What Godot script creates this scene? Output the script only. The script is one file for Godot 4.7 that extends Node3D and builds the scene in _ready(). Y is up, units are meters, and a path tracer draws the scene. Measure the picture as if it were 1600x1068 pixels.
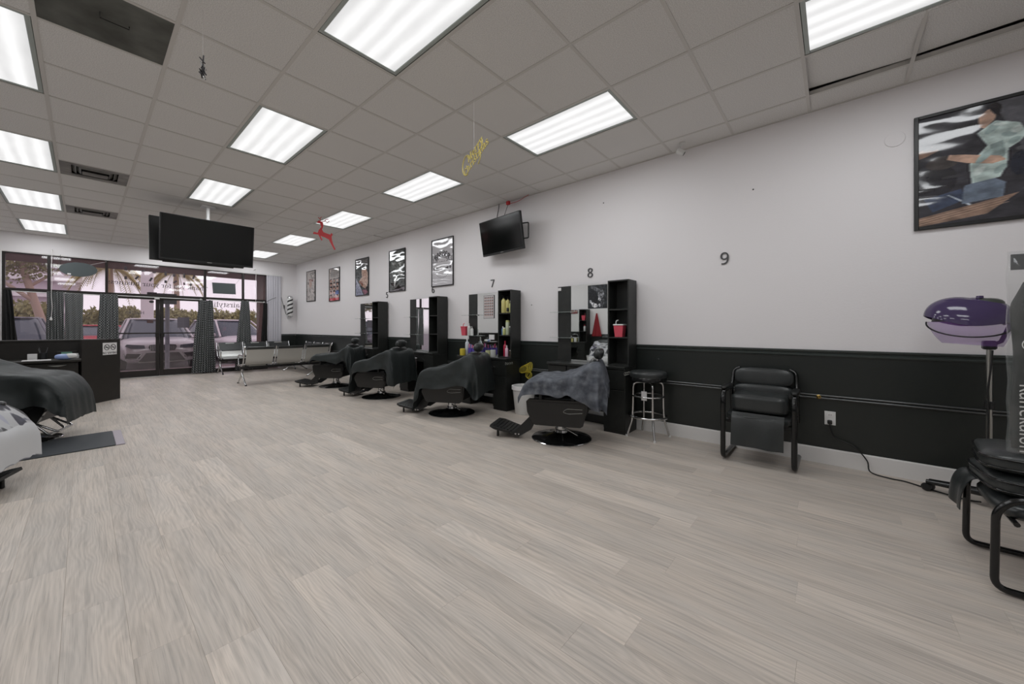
extends Node3D
# A barber shop: x to the wall with the stations, y up, -z down the long room to the shop window. Metres.
const CAM_H := 1.2233      # lens height
const CEIL := 3.196        # ceiling height
const WX := 4.38           # face of the wall with the stations
const LX := -1.75          # face of the opposite wall
const FZ := 12.81          # window wall, metres down the room
const BZ := -3.2           # wall behind
const GX := 1.0095         # ceiling grid: a main tee
const GZ := 2.6203         # ceiling grid: a cross tee
const LAMP := 1.2         # energy of each troffer
const G := 0.61            # ceiling grid pitch
var M := {}
var taken := {}
var rng := RandomNumberGenerator.new()
var font: SystemFont
var font_serif: SystemFont

func _ready():
	# camera
	var cam := Camera3D.new()
	cam.name = "camera"
	cam.projection = Camera3D.PROJECTION_FRUSTUM
	cam.near = 0.05
	cam.far = 200.0
	cam.size = 1068.0 / 581.33 * 0.05
	cam.frustum_offset = Vector2(0, (511.43 - 534.0) / 581.33 * 0.05)
	cam.position = Vector3(0, CAM_H, 0)
	cam.rotation.y = -0.855
	add_child(cam)
	cam.current = true
	# overcast sky
	var sky := ProceduralSkyMaterial.new()
	sky.sky_top_color = rgb8(214, 204, 214)
	sky.sky_horizon_color = rgb8(232, 218, 228)
	sky.ground_bottom_color = rgb8(120, 112, 116)
	sky.ground_horizon_color = rgb8(190, 180, 186)
	sky.sky_energy_multiplier = 1.12
	var s := Sky.new()
	s.sky_material = sky
	var env := Environment.new()
	env.background_mode = Environment.BG_SKY
	env.sky = s
	env.tonemap_mode = Environment.TONE_MAPPER_LINEAR
	env.tonemap_exposure = 1.0
	env.sdfgi_enabled = true
	env.ssao_enabled = true
	env.ssil_enabled = true
	var we := WorldEnvironment.new()
	we.environment = env
	add_child(we)
	font = SystemFont.new()
	font.font_names = PackedStringArray(["Droid Sans"])
	font_serif = SystemFont.new()
	font_serif.font_names = PackedStringArray(["Droid Serif"])
	font_serif.font_italic = true
	materials()
	make_floor()
	make_walls()
	make_ceiling()
	make_front()
	make_lights()
	make_vents()
	make_outdoors()
	make_dressing()
	make_stations()
	make_chairs()
	make_benches()
	make_desk()
	make_stool()
	make_armchair()
	make_dryer()
	make_side_chair()
	make_posters()
	make_wall_things()
	make_ceiling_tv()
	make_ornaments()

class MB:
	var v := PackedVector3Array()
	var n := PackedVector3Array()
	var t := PackedVector2Array()
	var ix := PackedInt32Array()
	var xf := Transform3D.IDENTITY
	func tri(a: Vector3, b: Vector3, c: Vector3, na: Vector3, nb: Vector3, nc: Vector3, ua := Vector2.ZERO, ub := Vector2.ZERO, uc := Vector2.ZERO):
		var k := v.size()
		var g := (b - a).cross(c - a)
		v.append(xf * a); v.append(xf * b); v.append(xf * c)
		n.append((xf.basis * na).normalized()); n.append((xf.basis * nb).normalized()); n.append((xf.basis * nc).normalized())
		t.append(ua); t.append(ub); t.append(uc)
		if g.dot(na + nb + nc) > 0.0:
			ix.append(k); ix.append(k + 2); ix.append(k + 1)
		else:
			ix.append(k); ix.append(k + 1); ix.append(k + 2)
	func pl(p: Vector3, nn: Vector3) -> Vector2:
		var a := nn.abs()
		if a.y >= a.x and a.y >= a.z: return Vector2(p.x, p.z)
		if a.x >= a.z: return Vector2(p.z, -p.y)
		return Vector2(p.x, -p.y)
	func poly(pts: Array, out: Vector3):
		var nn := Vector3.ZERO
		for i in range(1, pts.size() - 1):
			nn += (pts[i] - pts[0]).cross(pts[i + 1] - pts[0])
		nn = nn.normalized()
		if nn.dot(out) < 0.0: nn = -nn
		for i in range(1, pts.size() - 1):
			tri(pts[0], pts[i], pts[i + 1], nn, nn, nn, pl(pts[0], nn), pl(pts[i], nn), pl(pts[i + 1], nn))
	func box(c: Vector3, s: Vector3, b := 0.0):
		var h := s * 0.5
		b = minf(b, minf(h.x, minf(h.y, h.z)) * 0.9)
		var P := func(ax: int, sx: float, sy: float, sz: float) -> Vector3:
			var q := Vector3(h.x - b, h.y - b, h.z - b)
			q[ax] = h[ax]
			return c + Vector3(q.x * sx, q.y * sy, q.z * sz)
		for s1 in [-1.0, 1.0]:
			poly([P.call(0, s1, -1, -1), P.call(0, s1, 1, -1), P.call(0, s1, 1, 1), P.call(0, s1, -1, 1)], Vector3(s1, 0, 0))
			poly([P.call(1, -1, s1, -1), P.call(1, 1, s1, -1), P.call(1, 1, s1, 1), P.call(1, -1, s1, 1)], Vector3(0, s1, 0))
			poly([P.call(2, -1, -1, s1), P.call(2, 1, -1, s1), P.call(2, 1, 1, s1), P.call(2, -1, 1, s1)], Vector3(0, 0, s1))
		if b <= 0.0: return
		for s1 in [-1.0, 1.0]:
			for s2 in [-1.0, 1.0]:
				poly([P.call(0, s1, s2, -1), P.call(0, s1, s2, 1), P.call(1, s1, s2, 1), P.call(1, s1, s2, -1)], Vector3(s1, s2, 0))
				poly([P.call(0, s1, -1, s2), P.call(0, s1, 1, s2), P.call(2, s1, 1, s2), P.call(2, s1, -1, s2)], Vector3(s1, 0, s2))
				poly([P.call(1, -1, s1, s2), P.call(1, 1, s1, s2), P.call(2, 1, s1, s2), P.call(2, -1, s1, s2)], Vector3(0, s1, s2))
				for s3 in [-1.0, 1.0]:
					poly([P.call(0, s1, s2, s3), P.call(1, s1, s2, s3), P.call(2, s1, s2, s3)], Vector3(s1, s2, s3))
	func bx(x0: float, x1: float, y0: float, y1: float, z0: float, z1: float, b := 0.0):
		box(Vector3((x0 + x1) / 2, (y0 + y1) / 2, (z0 + z1) / 2), Vector3(absf(x1 - x0), absf(y1 - y0), absf(z1 - z0)), b)
	# rounded pad: a box whose section is a superellipse, puffed
	func pad(c: Vector3, s: Vector3, e := 4.0, seg := 20, rings := 10):
		var rows := []
		for j in rings + 1:
			var ph := PI * (float(j) / rings - 0.5)
			var row := PackedVector3Array()
			for i in seg + 1:
				var th := TAU * i / seg
				var d := Vector3(cos(ph) * cos(th), sin(ph), cos(ph) * sin(th))
				var k := pow(pow(absf(d.x), e) + pow(absf(d.y), e) + pow(absf(d.z), e), -1.0 / e)
				row.append(c + Vector3(d.x * k * s.x, d.y * k * s.y, d.z * k * s.z) * 0.5)
			rows.append(row)
		grid(rows, true)
	func grid(P: Array, outward := false, us := 1.0, vs := 1.0):
		var R := P.size()
		var C: int = P[0].size()
		var cen := Vector3.ZERO
		if outward:
			for r in P:
				for p in r: cen += p
			cen /= float(R * C)
		var N := []
		for i in R:
			var rn := PackedVector3Array()
			var wrap: bool = P[i][0].is_equal_approx(P[i][C - 1])
			for j in C:
				var a: Vector3 = P[mini(i + 1, R - 1)][j] - P[maxi(i - 1, 0)][j]
				var jl := j - 1
				var jr := j + 1
				if wrap:
					if jl < 0: jl = C - 2
					if jr > C - 1: jr = 1
				else:
					jl = maxi(jl, 0); jr = mini(jr, C - 1)
				var b: Vector3 = P[i][jr] - P[i][jl]
				var q := a.cross(b)
				if q.length() < 1e-9:
					q = P[i][j] - cen if outward else Vector3.UP
				q = q.normalized()
				if outward and q.dot(P[i][j] - cen) < 0.0: q = -q
				rn.append(q)
			N.append(rn)
		for i in R - 1:
			for j in C - 1:
				var u0 := Vector2(us * j / (C - 1), vs * i / (R - 1)); var u1 := Vector2(us * (j + 1) / (C - 1), vs * i / (R - 1))
				var u2 := Vector2(us * (j + 1) / (C - 1), vs * (i + 1) / (R - 1)); var u3 := Vector2(us * j / (C - 1), vs * (i + 1) / (R - 1))
				if not P[i][j].is_equal_approx(P[i][j + 1]):
					tri(P[i][j], P[i][j + 1], P[i + 1][j + 1], N[i][j], N[i][j + 1], N[i + 1][j + 1], u0, u1, u2)
				if not P[i + 1][j].is_equal_approx(P[i + 1][j + 1]):
					tri(P[i][j], P[i + 1][j + 1], P[i + 1][j], N[i][j], N[i + 1][j + 1], N[i + 1][j], u0, u2, u3)
	# a sheet with thickness
	func sheet(P: Array, th := 0.003, us := 1.0, vs := 1.0):
		var R := P.size()
		var C: int = P[0].size()
		var Q := []
		for i in R:
			var row := PackedVector3Array()
			for j in C:
				var a: Vector3 = P[mini(i + 1, R - 1)][j] - P[maxi(i - 1, 0)][j]
				var b: Vector3 = P[i][mini(j + 1, C - 1)] - P[i][maxi(j - 1, 0)]
				row.append(P[i][j] + a.cross(b).normalized() * th)
			Q.append(row)
		grid(P, false, us, vs)
		grid(Q, false, us, vs)
		for i in R - 1:
			for j in [0, C - 1]:
				poly([P[i][j], P[i + 1][j], Q[i + 1][j], Q[i][j]], P[i][j] - P[i][C / 2])
		for j in C - 1:
			for i in [0, R - 1]:
				poly([P[i][j], P[i][j + 1], Q[i][j + 1], Q[i][j]], P[i][j] - P[R / 2][j])
	func tube(pts: Array, r, sides := 8, closed := false, flat := 1.0):
		var np := pts.size()
		var rows := []
		var up := Vector3.ZERO
		for i in np:
			var d: Vector3
			if closed: d = pts[(i + 1) % np] - pts[(i + np - 1) % np]
			else: d = pts[mini(i + 1, np - 1)] - pts[maxi(i - 1, 0)]
			d = d.normalized()
			if up == Vector3.ZERO:
				up = Vector3.UP if absf(d.y) < 0.9 else Vector3.RIGHT
			up = (up - d * up.dot(d)).normalized()
			var sd := d.cross(up)
			var rr: float = r[i] if r is Array else r
			var row := PackedVector3Array()
			for k in sides + 1:
				var a := TAU * (k % sides) / sides
				row.append(pts[i] + (up * cos(a) + sd * sin(a) * flat) * rr)
			rows.append(row)
		if closed: rows.append(rows[0])
		for i in rows.size() - 1:
			var c0: Vector3 = pts[i % np]
			var c1: Vector3 = pts[(i + 1) % np]
			for k in sides:
				var a0: Vector3 = rows[i][k]; var a1: Vector3 = rows[i][k + 1]; var b0: Vector3 = rows[i + 1][k]; var b1: Vector3 = rows[i + 1][k + 1]
				tri(a0, a1, b1, a0 - c0, a1 - c0, b1 - c1, Vector2(float(k) / sides, i), Vector2(float(k + 1) / sides, i), Vector2(float(k + 1) / sides, i + 1))
				tri(a0, b1, b0, a0 - c0, b1 - c1, b0 - c1, Vector2(float(k) / sides, i), Vector2(float(k + 1) / sides, i + 1), Vector2(float(k) / sides, i + 1))
		if not closed:
			for e in [0, np - 1]:
				var dd: Vector3 = pts[0] - pts[1] if e == 0 else pts[np - 1] - pts[np - 2]
				var ring := []
				for k in sides: ring.append(rows[e][k])
				poly(ring, dd)
	func lathe(prof: Array, seg := 24, at := Vector3.ZERO):
		# prof: Vector2(radius, height), bottom to top or any order
		for i in prof.size() - 1:
			var p: Vector2 = prof[i]; var q: Vector2 = prof[i + 1]
			if p.distance_to(q) < 1e-6: continue
			var e := Vector2(q.y - p.y, p.x - q.x).normalized()
			var ep := e; var eq := e
			if i > 0:
				var o: Vector2 = prof[i - 1]
				var e0 := Vector2(p.y - o.y, o.x - p.x).normalized()
				if e0.dot(e) > 0.7: ep = (e + e0).normalized()
			if i < prof.size() - 2:
				var o2: Vector2 = prof[i + 2]
				var e2 := Vector2(o2.y - q.y, q.x - o2.x).normalized()
				if e2.dot(e) > 0.7: eq = (e + e2).normalized()
			for k in seg:
				var a := TAU * k / seg; var b := TAU * (k + 1) / seg
				var da := Vector3(cos(a), 0, sin(a)); var db := Vector3(cos(b), 0, sin(b))
				var pa := at + da * p.x + Vector3(0, p.y, 0); var pb := at + db * p.x + Vector3(0, p.y, 0)
				var qa := at + da * q.x + Vector3(0, q.y, 0); var qb := at + db * q.x + Vector3(0, q.y, 0)
				var npa := da * ep.x + Vector3(0, ep.y, 0); var npb := db * ep.x + Vector3(0, ep.y, 0)
				var nqa := da * eq.x + Vector3(0, eq.y, 0); var nqb := db * eq.x + Vector3(0, eq.y, 0)
				var u0 := float(k) / seg; var u1 := float(k + 1) / seg
				if p.x > 1e-6: tri(pa, pb, qb, npa, npb, nqb, Vector2(u0, p.y), Vector2(u1, p.y), Vector2(u1, q.y))
				if q.x > 1e-6: tri(pa, qb, qa, npa, nqb, nqa, Vector2(u0, p.y), Vector2(u1, q.y), Vector2(u0, q.y))
	# polygon in xy, thickness d along z, centred
	func prism(pg: PackedVector2Array, d: float, smooth := false):
		var idx := Geometry2D.triangulate_polygon(pg)
		for s in [-1.0, 1.0]:
			var nn := Vector3(0, 0, s)
			for i in range(0, idx.size(), 3):
				var a := pg[idx[i]]; var b := pg[idx[i + 1]]; var c := pg[idx[i + 2]]
				tri(Vector3(a.x, a.y, s * d / 2), Vector3(b.x, b.y, s * d / 2), Vector3(c.x, c.y, s * d / 2), nn, nn, nn, Vector2(a.x, -a.y), Vector2(b.x, -b.y), Vector2(c.x, -c.y))
		var cw := Geometry2D.is_polygon_clockwise(pg)
		var m := pg.size()
		for i in m:
			var a := pg[i]; var b := pg[(i + 1) % m]
			var e := (b - a).normalized()
			var o := Vector3(-e.y, e.x, 0) if cw else Vector3(e.y, -e.x, 0)
			var oa := o; var ob := o
			if smooth:
				var e0 := (a - pg[(i + m - 1) % m]).normalized(); var e2 := (pg[(i + 2) % m] - b).normalized()
				var o0 := Vector3(-e0.y, e0.x, 0) if cw else Vector3(e0.y, -e0.x, 0)
				var o2 := Vector3(-e2.y, e2.x, 0) if cw else Vector3(e2.y, -e2.x, 0)
				oa = o + o0; ob = o + o2
			var l := a.distance_to(b)
			tri(Vector3(a.x, a.y, -d / 2), Vector3(b.x, b.y, -d / 2), Vector3(b.x, b.y, d / 2), oa, ob, ob, Vector2(0, 0), Vector2(l, 0), Vector2(l, d))
			tri(Vector3(a.x, a.y, -d / 2), Vector3(b.x, b.y, d / 2), Vector3(a.x, a.y, d / 2), oa, ob, oa, Vector2(0, 0), Vector2(l, d), Vector2(0, d))
	func mesh() -> ArrayMesh:
		var am := ArrayMesh.new()
		var arr := []
		arr.resize(Mesh.ARRAY_MAX)
		arr[Mesh.ARRAY_VERTEX] = v; arr[Mesh.ARRAY_NORMAL] = n; arr[Mesh.ARRAY_TEX_UV] = t; arr[Mesh.ARRAY_INDEX] = ix
		am.add_surface_from_arrays(Mesh.PRIMITIVE_TRIANGLES, arr)
		return am

func V(x: float, y: float, zd: float) -> Vector3:      # zd: metres down the room from the lens
	return Vector3(x, y, -zd)

func numbered(nm: String) -> String:
	if not taken.has(nm):
		taken[nm] = 0
		return nm
	taken[nm] += 1
	return "%s_%03d" % [nm, taken[nm]]

func tag(o: Node, label: String, category: String, group := "", kind := ""):
	o.set_meta("label", label)
	if category: o.set_meta("category", category)
	if group: o.set_meta("group", group)
	if kind: o.set_meta("kind", kind)
	return o

func thing(nm: String, label: String, category: String, at := Vector3.ZERO, turn := 0.0, group := "") -> Node3D:
	var o := Node3D.new()
	o.name = numbered(nm)
	add_child(o)
	o.position = at
	o.rotation.y = turn
	tag(o, label, category, group)
	return o

func put(mb, nm: String, m: Material, parent: Node = null) -> MeshInstance3D:
	var o := MeshInstance3D.new()
	o.mesh = mb.mesh() if mb is MB else mb
	o.material_override = m
	if parent == null:
		o.name = numbered(nm)
		add_child(o)
	else:
		o.name = nm
		parent.add_child(o, true)
	return o

func struct(mb, nm: String, m: Material, parent: Node = null) -> MeshInstance3D:
	var o := put(mb, nm, m, parent)
	if parent == null: o.set_meta("kind", "structure")
	return o

func box_part(nm: String, m: Material, parent: Node, x0, x1, y0, y1, z0, z1, b := 0.0) -> MeshInstance3D:
	var mb := MB.new()
	mb.bx(x0, x1, y0, y1, z0, z1, b)
	return put(mb, nm, m, parent)

func tube_part(nm: String, m: Material, parent: Node, pts: Array, r, sides := 8, closed := false) -> MeshInstance3D:
	var mb := MB.new()
	mb.tube(pts, r, sides, closed)
	return put(mb, nm, m, parent)

func lathe_part(nm: String, m: Material, parent: Node, prof: Array, seg := 20, at := Vector3.ZERO) -> MeshInstance3D:
	var mb := MB.new()
	mb.lathe(prof, seg, at)
	return put(mb, nm, m, parent)

func bend(pts: Array, r: float, steps := 5) -> Array:     # rounds the corners of a path
	var o := [pts[0]]
	for i in range(1, pts.size() - 1):
		var p: Vector3 = pts[i]
		var a: Vector3 = (pts[i - 1] - p); var b: Vector3 = (pts[i + 1] - p)
		var k := minf(r, minf(a.length(), b.length()) * 0.49)
		a = p + a.normalized() * k; b = p + b.normalized() * k
		for s in steps + 1:
			var q := float(s) / steps
			o.append(a.lerp(p, q).lerp(p.lerp(b, q), q))
	o.append(pts[pts.size() - 1])
	return o

func text_mesh(s: String, h: float, depth: float, f: Font = null) -> TextMesh:
	var tm := TextMesh.new()
	tm.text = s
	tm.font = f if f else font
	tm.font_size = 64
	tm.pixel_size = h / 47.0
	tm.depth = depth
	tm.curve_step = 2.0
	return tm

func dup(o: Node3D, label: String, at: Vector3, turn := 0.0, group := "") -> Node3D:
	var base := String(o.name)
	if base.length() > 4 and base.substr(base.length() - 4, 1) == "_" and base.right(3).is_valid_int(): base = base.left(base.length() - 4)
	var c: Node3D = o.duplicate()
	c.name = numbered(base)
	add_child(c)
	c.position = at
	c.rotation.y = turn
	c.set_meta("label", label)
	if group: c.set_meta("group", group)
	return c

# ---------- materials ----------
func sm(key: String, c: Color, rough := 0.6, metal := 0.0, spec := 0.5) -> StandardMaterial3D:
	var m := StandardMaterial3D.new()
	m.resource_name = key
	m.albedo_color = c
	m.roughness = rough
	m.metallic = metal
	m.metallic_specular = spec
	M[key] = m
	return m

func rgb8(r: float, g: float, b: float, a := 1.0) -> Color:
	return Color(r / 255.0, g / 255.0, b / 255.0, a)

func noise_tex(w: int, h: int, freq: float, c0: Color, c1: Color, oct := 4, kind := FastNoiseLite.TYPE_SIMPLEX_SMOOTH, sd := 1, normal := false, strength := 4.0) -> NoiseTexture2D:
	var fn := FastNoiseLite.new()
	fn.noise_type = kind
	fn.frequency = freq
	fn.fractal_octaves = oct
	fn.seed = sd
	var t := NoiseTexture2D.new()
	t.width = w; t.height = h
	t.seamless = true
	t.noise = fn
	if normal:
		t.as_normal_map = true
		t.bump_strength = strength
	else:
		var g := Gradient.new()
		g.set_color(0, c0); g.set_color(1, c1)
		t.color_ramp = g
	return t

func relief(m: StandardMaterial3D, tex: Texture2D, cm: float, scale := 1.0, world := false):
	m.heightmap_enabled = true
	m.heightmap_texture = tex
	m.heightmap_scale = cm
	if scale > 0.0:
		m.uv1_triplanar = true
		m.uv1_world_triplanar = world
		m.uv1_scale = Vector3.ONE * scale

func triplanar(m: StandardMaterial3D, tex: Texture2D, scale: float, world := false):
	m.albedo_texture = tex
	m.uv1_triplanar = true
	m.uv1_world_triplanar = world
	m.uv1_scale = Vector3.ONE * scale

func glass(key: String, c: Color, a: float, rough := 0.03) -> StandardMaterial3D:
	var m := sm(key, Color(c.r, c.g, c.b, a), rough)
	m.transparency = BaseMaterial3D.TRANSPARENCY_ALPHA
	m.cull_mode = BaseMaterial3D.CULL_DISABLED
	return m

# painting of flat prints
class Canvas:
	var im: Image
	var w: int
	var h: int
	func _init(ww: int, hh: int, c: Color):
		w = ww; h = hh
		im = Image.create(w, h, false, Image.FORMAT_RGB8)
		im.fill(c)
	func rect(x0: float, y0: float, x1: float, y1: float, c: Color):
		im.fill_rect(Rect2i(int(x0 * w), int(y0 * h), maxi(1, int((x1 - x0) * w)), maxi(1, int((y1 - y0) * h))), c)
	func poly(p: Array, c: Color):
		var y0 := 1e9; var y1 := -1e9
		for q in p:
			y0 = minf(y0, q[1]); y1 = maxf(y1, q[1])
		for y in range(maxi(0, int(y0 * h)), mini(h - 1, int(y1 * h)) + 1):
			var fy := (y + 0.5) / h
			var xs := []
			for i in p.size():
				var a = p[i]; var b = p[(i + 1) % p.size()]
				if (a[1] <= fy) != (b[1] <= fy):
					xs.append(a[0] + (fy - a[1]) / (b[1] - a[1]) * (b[0] - a[0]))
			xs.sort()
			for i in range(0, xs.size() - 1, 2):
				var xa := clampi(int(round(xs[i] * w)), 0, w); var xb := clampi(int(round(xs[i + 1] * w)), 0, w)
				if xb > xa: im.fill_rect(Rect2i(xa, y, xb - xa, 1), c)
	func ell(cx: float, cy: float, rx: float, ry: float, c: Color, turn := 0.0):
		var p := []
		for i in 24:
			var a := TAU * i / 24
			var q := Vector2(cos(a) * rx, sin(a) * ry).rotated(turn)
			p.append([cx + q.x, cy + q.y])
		poly(p, c)
	func grain(amount: float, sd: int, freq := 0.05):
		var fn := FastNoiseLite.new()
		fn.seed = sd; fn.frequency = freq; fn.fractal_octaves = 4
		for y in h:
			for x in w:
				var k := 1.0 + amount * fn.get_noise_2d(x, y)
				var c := im.get_pixel(x, y)
				im.set_pixel(x, y, Color(c.r * k, c.g * k, c.b * k))
	func soft(k: int):
		im.resize(maxi(8, w / k), maxi(8, h / k), Image.INTERPOLATE_LANCZOS)
		im.resize(w, h, Image.INTERPOLATE_CUBIC)
	func tex() -> ImageTexture:
		return ImageTexture.create_from_image(im)

func materials():
	var fn := FastNoiseLite.new()
	fn.noise_type = FastNoiseLite.TYPE_SIMPLEX_SMOOTH
	fn.fractal_octaves = 3
	fn.frequency = 1.0
	# grey-beige oak print: eight boards side by side, each with its own figure
	var W := 1024
	var H := 1024
	var data := PackedByteArray()
	data.resize(W * H * 3)
	for x in W:
		var b := x / 128
		var lx := float(x % 128) / 128.0 - 0.5
		var off := b * 37.7
		for y in H:
			var fy := float(y) / H
			var s := sin(fy * TAU); var cc := cos(fy * TAU)
			var warp := fn.get_noise_3d(s * 0.5 + off, cc * 0.5, lx * 0.9)
			var fine := fn.get_noise_3d(s * 1.3 + off, cc * 1.3 + 9.0, lx * 62.0)
			var rings := sin((lx * (7.0 + b % 3 * 4.0) + warp * (2.0 + (b * 7) % 4 * 0.6)) * TAU)
			var streak := fn.get_noise_3d(s * 0.7 - off, cc * 0.7 + 3.0, lx * 7.0)
			var k := 1.02 + 0.050 * fine + 0.026 * rings + 0.13 * minf(streak, 0.12) + 0.035 * warp
			if fine < -0.30: k -= 0.08 * clampf((-fine - 0.30) * 4.0, 0.0, 1.0)
			var warmth := 0.012 * warp
			var i := (y * W + x) * 3
			data[i] = clampi(int(255 * 0.86 * (k + warmth)), 0, 255)
			data[i + 1] = clampi(int(255 * 0.825 * k), 0, 255)
			data[i + 2] = clampi(int(255 * 0.775 * (k - warmth)), 0, 255)
	var wood := ImageTexture.create_from_image(Image.create_from_data(W, H, false, Image.FORMAT_RGB8, data))
	var tones := [1.0, 0.965, 1.02, 0.94, 0.985, 0.955]
	for i in tones.size():
		var m := sm("plank%d" % i, Color(0.90, 0.892, 0.90) * tones[i], 0.42, 0.0, 0.45)
		m.albedo_color.a = 1.0
		m.albedo_texture = wood
	sm("subfloor", rgb8(90, 84, 78), 0.9)
	var wall := sm("wall_paint", rgb8(234, 231, 232), 0.55)
	relief(wall, noise_tex(256, 256, 0.06, Color.BLACK, Color.WHITE, 4), 0.03, 3.0)
	var blk := sm("black_paint", rgb8(34, 38, 36), 0.33)
	relief(blk, noise_tex(256, 256, 0.03, Color.BLACK, Color.WHITE, 4, FastNoiseLite.TYPE_SIMPLEX_SMOOTH, 7), 0.04, 2.0)
	sm("rail_paint", rgb8(56, 62, 60), 0.27)
	sm("white_trim", rgb8(226, 224, 222), 0.4)
	var tile := sm("acoustic_tile", rgb8(252, 250, 247), 0.95, 0.0, 0.2)
	triplanar(tile, noise_tex(512, 512, 0.22, Color(0.80, 0.80, 0.80), Color(1, 1, 1), 2, FastNoiseLite.TYPE_SIMPLEX_SMOOTH, 5), 1.2)
	tile.heightmap_enabled = true
	tile.heightmap_texture = noise_tex(512, 512, 0.12, Color.BLACK, Color.WHITE, 3, FastNoiseLite.TYPE_SIMPLEX_SMOOTH, 9)
	tile.heightmap_scale = 0.12
	sm("tee", rgb8(210, 207, 202), 0.5)
	sm("plenum", rgb8(46, 44, 42), 0.95)
	sm("fixture_white", rgb8(176, 184, 180), 0.4)
	# lens over four lamps: brighter along each lamp
	var im := Image.create(64, 128, false, Image.FORMAT_RGB8)
	for x in 64:
		for y in 128:
			var u := (x + 0.5) / 64.0
			var k := 0.0
			for q in [0.16, 0.39, 0.61, 0.84]:
				k += exp(-pow((u - q) / 0.085, 2.0))
			var e := 0.835 + 0.155 * minf(k, 1.0) + 0.03 * fn.get_noise_2d(x * 0.11, y * 0.02)
			im.set_pixel(x, y, Color(e, e, e * 1.0))
	var lens := sm("light_lens", rgb8(120, 120, 120), 0.5)
	lens.emission_enabled = true
	lens.emission = Color.BLACK
	lens.emission_texture = ImageTexture.create_from_image(im)
	lens.emission_energy_multiplier = 1.02
	# common
	sm("black_plastic", rgb8(26, 27, 27), 0.4)
	sm("black_gloss", rgb8(20, 21, 21), 0.13)
	var lt := sm("black_leather", rgb8(48, 51, 51), 0.29)
	relief(lt, noise_tex(256, 256, 0.05, Color.BLACK, Color.WHITE, 4, FastNoiseLite.TYPE_CELLULAR, 3), 0.05, 5.0)
	var lam := sm("black_laminate", rgb8(38, 40, 38), 0.42)
	triplanar(lam, noise_tex(256, 256, 0.02, Color(0.85, 0.85, 0.85), Color(1, 1, 1), 3), 2.0)
	var esp := sm("dark_wood", rgb8(33, 29, 24), 0.45)
	triplanar(esp, noise_tex(256, 256, 0.02, Color(0.8, 0.8, 0.8), Color(1, 1, 1), 3, FastNoiseLite.TYPE_SIMPLEX_SMOOTH, 12), 1.5)
	sm("chrome", rgb8(205, 206, 206), 0.14, 1.0)
	sm("brushed_steel", rgb8(176, 176, 170), 0.34, 1.0)
	sm("steel_panel", rgb8(200, 201, 198), 0.42, 0.75)
	sm("bronze_frame", rgb8(44, 40, 38), 0.4, 0.3)
	sm("mirror", rgb8(235, 238, 236), 0.015, 1.0)
	sm("white_plastic", rgb8(224, 224, 222), 0.35)
	sm("screen", rgb8(9, 11, 10), 0.12)
	sm("wire_black", rgb8(22, 22, 22), 0.5)
	sm("cord_white", rgb8(226, 222, 220), 0.6)
	sm("brass", rgb8(196, 164, 96), 0.3, 1.0)
	sm("yellow", rgb8(214, 196, 70), 0.4)
	sm("red", rgb8(196, 44, 50), 0.4)
	sm("sharps_red", rgb8(212, 82, 98), 0.35)
	sm("gold", rgb8(190, 174, 96), 0.5, 0.2)
	sm("ink", rgb8(36, 33, 36), 0.5)
	sm("grey_ink", rgb8(74, 74, 76), 0.5)
	sm("paper", rgb8(232, 230, 230), 0.7)
	var pane := glass("window_pane", rgb8(222, 196, 210), 0.03)
	pane.metallic_specular = 0.5
	glass("shelf_glass", rgb8(190, 205, 200), 0.25)
	var cape := sm("black_cape", rgb8(40, 45, 45), 0.5, 0.0, 0.45)
	relief(cape, noise_tex(256, 256, 0.012, Color.BLACK, Color.WHITE, 3, FastNoiseLite.TYPE_SIMPLEX_SMOOTH, 21), 0.5, 1.3)
	var gcape := sm("grey_cape", rgb8(118, 122, 128), 0.6)
	triplanar(gcape, noise_tex(512, 512, 0.012, Color(0.45, 0.47, 0.52), Color(1, 1, 1), 5, FastNoiseLite.TYPE_SIMPLEX_SMOOTH, 23), 1.6)
	gcape.heightmap_enabled = true
	gcape.heightmap_texture = noise_tex(256, 256, 0.03, Color.BLACK, Color.WHITE, 4, FastNoiseLite.TYPE_SIMPLEX_SMOOTH, 24)
	gcape.heightmap_scale = 0.5
	# patterned curtain: silver rings on black
	var cu := Image.create(128, 128, false, Image.FORMAT_RGB8)
	for x in 128:
		for y in 128:
			var p := Vector2((x % 32) - 16, (y % 32) - 16)
			var p2 := Vector2(((x + 16) % 32) - 16, ((y + 16) % 32) - 16)
			var r := minf(absf(p.length() - 12.0), absf(p2.length() - 12.0))
			var k := clampf(1.4 - r * 0.42, 0.0, 1.0) * (0.7 + 0.5 * fn.get_noise_2d(x * 0.3, y * 0.3))
			cu.set_pixel(x, y, rgb8(16, 18, 19).lerp(rgb8(216, 220, 220), clampf(k, 0, 1)))
	var cur := sm("ring_curtain", Color.WHITE, 0.7)
	cur.albedo_texture = ImageTexture.create_from_image(cu)
	cur.uv1_scale = Vector3(2.5, 8, 1)
	sm("black_curtain", rgb8(18, 18, 19), 0.8)
	sm("blind", rgb8(214, 213, 220), 0.6)
	# outdoors
	var asp := sm("asphalt", rgb8(150, 142, 146), 0.9)
	triplanar(asp, noise_tex(256, 256, 0.2, Color(0.8, 0.8, 0.8), Color(1, 1, 1), 3), 0.5)
	sm("concrete", rgb8(186, 174, 176), 0.9)
	sm("kerb", rgb8(150, 120, 124), 0.9)
	sm("brown_stucco", rgb8(118, 90, 82), 0.9)
	sm("white_stucco", rgb8(236, 228, 230), 0.9)
	sm("car_glass", rgb8(74, 82, 94), 0.08)
	sm("tyre", rgb8(30, 28, 30), 0.8)
	sm("bark", rgb8(196, 170, 154), 0.9)
	var lf := sm("leaf", rgb8(150, 146, 100), 0.7)
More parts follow.
